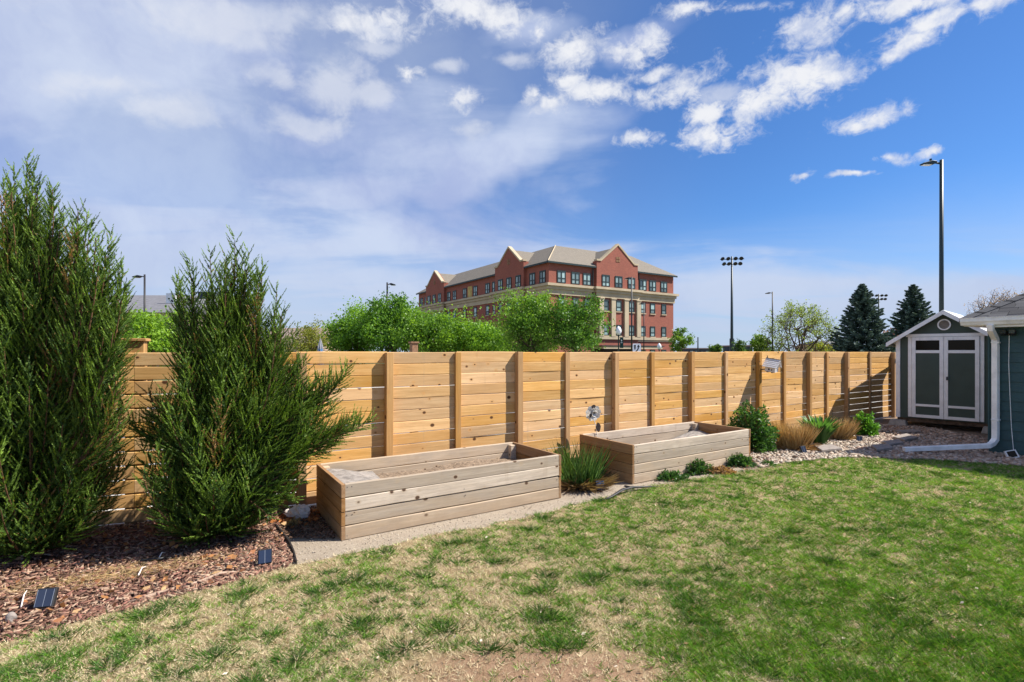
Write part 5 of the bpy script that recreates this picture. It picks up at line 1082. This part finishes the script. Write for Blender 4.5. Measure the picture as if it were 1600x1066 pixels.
for v in bm.verts: v.co = Vector((v.co.x * .03 * (1 + .15 * math.sin(v.co.z * 4 + v.co.y * 3)), v.co.y * .03, v.co.z * .042 + .03))
me = bpy.data.meshes.new('pale_stone'); bm.to_mesh(me); bm.free(); me.materials.append(M['paver']); tag(link('pale_stone', me, None, (g.x, g.y, 0)), 'single pale upright stone in the mulch at the far lower left', 'stone')

ico = bmesh.new(); bmesh.ops.create_icosphere(ico, subdivisions=1, radius=1); IV = np.array([v.co[:] for v in ico.verts]); ico.verts.ensure_lookup_table(); IF = np.array([[v.index for v in f.verts] for f in ico.faces]); ico.free()
def pebbles(name, label, x, y, size, cols, seed, z=0.0, cat='rocks', flat=.6):
    rs = np.random.RandomState(seed); n = len(x); sc = size * (.45 + .75 * rs.rand(n)); ax = np.stack([1 + .5 * rs.rand(n), .7 + .3 * rs.rand(n), flat * (.7 + .6 * rs.rand(n))], 1) * sc[:, None]
    B = IV[None] * (1 + .22 * (rs.rand(n, 12, 1) - .5)) * ax[:, None, :]; an = rs.rand(n) * 6.28; c, s = np.cos(an)[:, None], np.sin(an)[:, None]; X = B[:, :, 0] * c - B[:, :, 1] * s; Y = B[:, :, 0] * s + B[:, :, 1] * c
    tl = rs.randn(n)[:, None] * .35; Z = B[:, :, 2] + X * tl; V = np.stack([X + x[:, None], Y + y[:, None], Z + (z + sc * .35 * (.5 + rs.rand(n)))[:, None]], -1).reshape(-1, 3)
    g_ = (np.arange(n)[:, None, None] * 12 + IF[None]).reshape(-1, 3); ci = rs.randint(0, len(cols), n); col = np.array(cols)[ci] * (.75 + .45 * rs.rand(n))[:, None]
    return tag(link(name, np_mesh(name, V, [g_], np.repeat(col, 12, 0), M['stone'], True)), label, cat, None, 'stuff')
rs = np.random.RandomState(91)
RC = [(.48, .385, .285), (.56, .47, .36), (.40, .29, .21), (.36, .31, .26), (.62, .54, .43), (.46, .34, .25)]
n = 17000; x = 3.7 + rs.rand(n) * 6.3; e = edge_y(x); y = e + .02 + rs.rand(n) ** 1.15 * 5.0; br_ = (x * .0 + 3.9 + (y - 8) * .2)
k = (y < fence_y(x) - .05) & (x > br_); hx = (x - HC.x) * S.x + (y - HC.y) * S.y; hy = (x - HC.x) * -S.y + (y - HC.y) * S.x; k &= ~((hx > 0) & (hy < 0))
bx_, by_ = x[k], y[k]; brown = ((bx_ - 6.3) * .8 - (by_ - 9.0) * .55 + (vnoise(bx_, by_, 3, 1.5) - .5) * .8) > 0
pebbles('river_rocks', 'pale tan and pink river rocks along the fence plants', bx_[~brown], by_[~brown], .030, RC, 92)
pebbles('river_rocks', 'browner mixed river rocks spread in front of the shed', bx_[brown], by_[brown], .036, [(.34, .25, .19), (.45, .34, .26), (.28, .19, .14), (.55, .44, .36), (.40, .27, .20)], 93)
x, y = in_bed(5200, -2.2, 4.0, rs, -.02); k = (y < fence_y(x) - .05); pebbles('path_grit', 'fine tan grit on the path along the raised beds', x[k], y[k], .006, [(.50, .43, .34), (.40, .32, .25), (.62, .55, .46), (.30, .25, .20)], 94, 0, 'gravel')
n = 260; x, y = in_bed(n, 1.8, 4.2, rs, 0); litter('dry_leaves', 'brown leaf scraps on the dirt before the farther raised bed', 'leaves', x, y, .035, [(.30, .17, .09), (.42, .28, .16)], 95, M['straw'])

# ------------------------------------------------------------------ lawn grass
def lawn_points(n, rs, mode, d0=2.2, d1=9.6):
    if mode: py = 700 + rs.rand(n) * 480; px = -260 + rs.rand(n) * 2120; d = 800 * CZ / (py - 550); x = (px - 800) / 800 * d; y = d
    else: x = -7.0 + rs.rand(n) * 16.5; y = 1.6 + rs.rand(n) * 8.2
    e = edge_y(x) + (rs.rand(n) - .5) * .10; hx = (x - HC.x) * S.x + (y - HC.y) * S.y; hy = (x - HC.x) * -S.y + (y - HC.y) * S.x
    k = (y < e) & (y > 1.5) & ~((hx > -.03) & (hy < .03)); return x[k], y[k]
def fields(x, y):
    big_ = vnoise(x, y, 101, .9); mid_ = vnoise(x, y, 102, 2.6); sm = vnoise(x, y, 103, 8.0); grad = np.clip((x * .16 + (y - 4.5) * .085), -.42, .62)
    g_ = .30 * big_ + .38 * mid_ + .48 * sm + .40 * vnoise(x, y, 104, 17) - .33 + grad * .62
    ed = np.clip((edge_y(x) - y) / .5, 0, 1); g_ = g_ - .22 * (1 - ed) * (x < 4.5)
    ba = np.hypot((x - .12 + .4 * (mid_ - .5)) / .85, (y - 2.92) / .30 + (sm - .5) * .5); bare = np.clip((ba - .75) / .5, 0, 1); return g_, bare
rs = np.random.RandomState(111); parts = []; sparts = []
def tufts(x, y, nb, rad):
    """nb blades round every tuft centre, leaning outwards"""
    m_ = len(x); az = rs.rand(m_, nb) * 6.283; q = rad * np.sqrt(rs.rand(m_, nb)); X = x[:, None] + np.cos(az) * q; Y = y[:, None] + np.sin(az) * q
    return X.ravel(), Y.ravel(), (az + rs.randn(m_, nb) * .5).ravel()
for n, mode in ((70000, 1), (48000, 0)):
    x, y = lawn_points(n, rs, mode); g_, bare = fields(x, y); p = np.clip((g_ - .125) * 2.5, .17, 1.0) * (.06 + .94 * bare); k = rs.rand(len(x)) < p; x, y, gg = x[k], y[k], g_[k]; nb = 8
    tone = np.repeat(.42 + .85 * rs.rand(len(x)), nb)[:, None]; big_s = np.repeat(.7 + .6 * rs.rand(len(x)), nb); gg = np.repeat(gg, nb); f0 = np.repeat(np.clip(rs.rand(len(x)) * .7 + (vnoise(x, y, 120, 3) - .3) * .8, 0, 1), nb)
    x, y, az = tufts(x, y, nb, .014); m_ = len(x); d = np.hypot(x, y)
    ln = .30 + .8 * rs.rand(m_); dv = nrm(np.stack([np.cos(az) * ln, np.sin(az) * ln, np.ones(m_)], 1)); L_ = (.020 + .030 * rs.rand(m_)) * big_s * (1 + .5 * np.clip(gg, 0, 1)); w_ = (.0030 + .0016 * rs.rand(m_)) * np.clip(d / 4.5, 1, 1.8)
    f = np.clip(.7 * f0 + .3 * rs.rand(m_), 0, 1)[:, None]; col = (np.array((.075, .25, .028)) * (1 - f) + np.array((.30, .56, .065)) * f) * tone
    yel = rs.rand(m_) < .08; col[yel] = (.48, .44, .16)
    parts.append(blades(np.stack([x, y, np.zeros(m_)], 1), dv, L_, w_, rs.rand(m_) * 1.2, col, rs))
# darker fescue clumps standing taller
cl_px = [(525, 915), (560, 905), (600, 920), (455, 1030), (500, 925), (90, 1000), (60, 1050), (225, 965), (850, 905), (840, 920), (560, 975), (700, 985), (640, 1010), (860, 968), (775, 880), (660, 905), (935, 900), (1120, 895), (1285, 880), (1380, 955), (1400, 940), (1290, 880), (1240, 830), (1150, 775), (1320, 830), (1460, 800), (1090, 940), (880, 1015), (760, 1020), (1180, 1040), (1560, 950), (1480, 1010), (330, 1020), (385, 930), (700, 850), (820, 830), (170, 1045), (20, 1000)]
cx = [G(a + rs.randn() * 4, b_ + rs.randn() * 3) for a, b_ in cl_px]; CX = [(c.x, c.y, 1.0) for c in cx]
for i in range(1500):
    x, y = lawn_points(1, rs, i % 2)
    if len(x):
        g0, b0_ = fields(x, y)
        if rs.rand() < .1 + g0[0] * 1.1 and b0_[0] > .5: CX.append((x[0], y[0], .25 + .65 * rs.rand() ** 2))
for (a, b_, s) in CX:
    m_ = int(150 * s); r_ = .10 * s ** .8; th_ = rs.rand(m_) * 6.283; q = np.abs(rs.randn(m_)) * .55 * r_; x = a + np.cos(th_) * q * 1.5; y = b_ + np.sin(th_) * q * .9; k = (y < edge_y(x) + .05); x, y, th_ = x[k], y[k], th_[k]; m_ = len(x)
    if m_ == 0: continue
    hx = (x - HC.x) * S.x + (y - HC.y) * S.y
    ln = .35 + .7 * rs.rand(m_); dv = nrm(np.stack([np.cos(th_) * ln, np.sin(th_) * ln, np.ones(m_)], 1)); f = rs.rand(m_)[:, None]; col = np.array((.032, .105, .022)) * (1 - f) + np.array((.11, .24, .04)) * f
    parts.append(blades(np.stack([x, y, np.zeros(m_)], 1), dv, (.04 + .045 * rs.rand(m_)) * (.7 + .4 * s), .0042 + .002 * rs.rand(m_), rs.rand(m_) * 1.4, col, rs))
V, g_, c = merge(parts); tag(link('grass', np_mesh('grass', V, g_, c, M['grass'])), 'patchy green lawn grass with darker clumps', 'grass', None, 'stuff')
for n, mode in ((62000, 1), (46000, 0)):
    x, y = lawn_points(n, rs, mode); g_, bare = fields(x, y); k = rs.rand(len(x)) < np.clip(1.15 - g_ * 1.15, .13, 1) * (.30 + .70 * bare); x, y = x[k], y[k]; nb = 6
    tone = np.repeat(.62 + .55 * rs.rand(len(x)), nb)[:, None]; x, y, az = tufts(x, y, nb, .016); m_ = len(x); ln = .6 + 2.6 * rs.rand(m_)
    dv = nrm(np.stack([np.cos(az) * ln, np.sin(az) * ln, np.ones(m_)], 1)); f = rs.rand(m_)[:, None]; col = (np.array((.46, .35, .20)) * (1 - f) + np.array((.80, .70, .46)) * f) * tone; d = np.hypot(x, y)
    sparts.append(blades(np.stack([x, y, .002 + .004 * rs.rand(m_)], 1), dv, .020 + .026 * rs.rand(m_), (.0032 + .0016 * rs.rand(m_)) * np.clip(d / 4.5, 1, 1.8), None, col, rs, True))
V, g_, c = merge(sparts); tag(link('dry_grass', np_mesh('dry_grass', V, g_, c, M['straw'])), 'dry straw coloured grass thatch through the lawn', 'grass', None, 'stuff')
x, y = lawn_points(900, rs, 1); litter('dry_leaves', 'scattered small tan leaf scraps on the lawn', 'leaves', x, y, .025, [(.55, .40, .26), (.40, .22, .14), (.70, .60, .48)], 121, M['straw'], .02)

mb = MB(); pts = [G(200, 944), G(240, 934), G(275, 921), G(310, 913), G(345, 900), G(385, 893)]; mb.tube([(p.x, p.y, .012 + .012 * math.sin(i * 2.1)) for i, p in enumerate(pts)], [.008, .016, .02, .017, .014, .006], 7)
tag(mb.build('exposed_root', M['root'], smooth=True), 'pale root running along the lawn edge in front of the mulch', 'root')
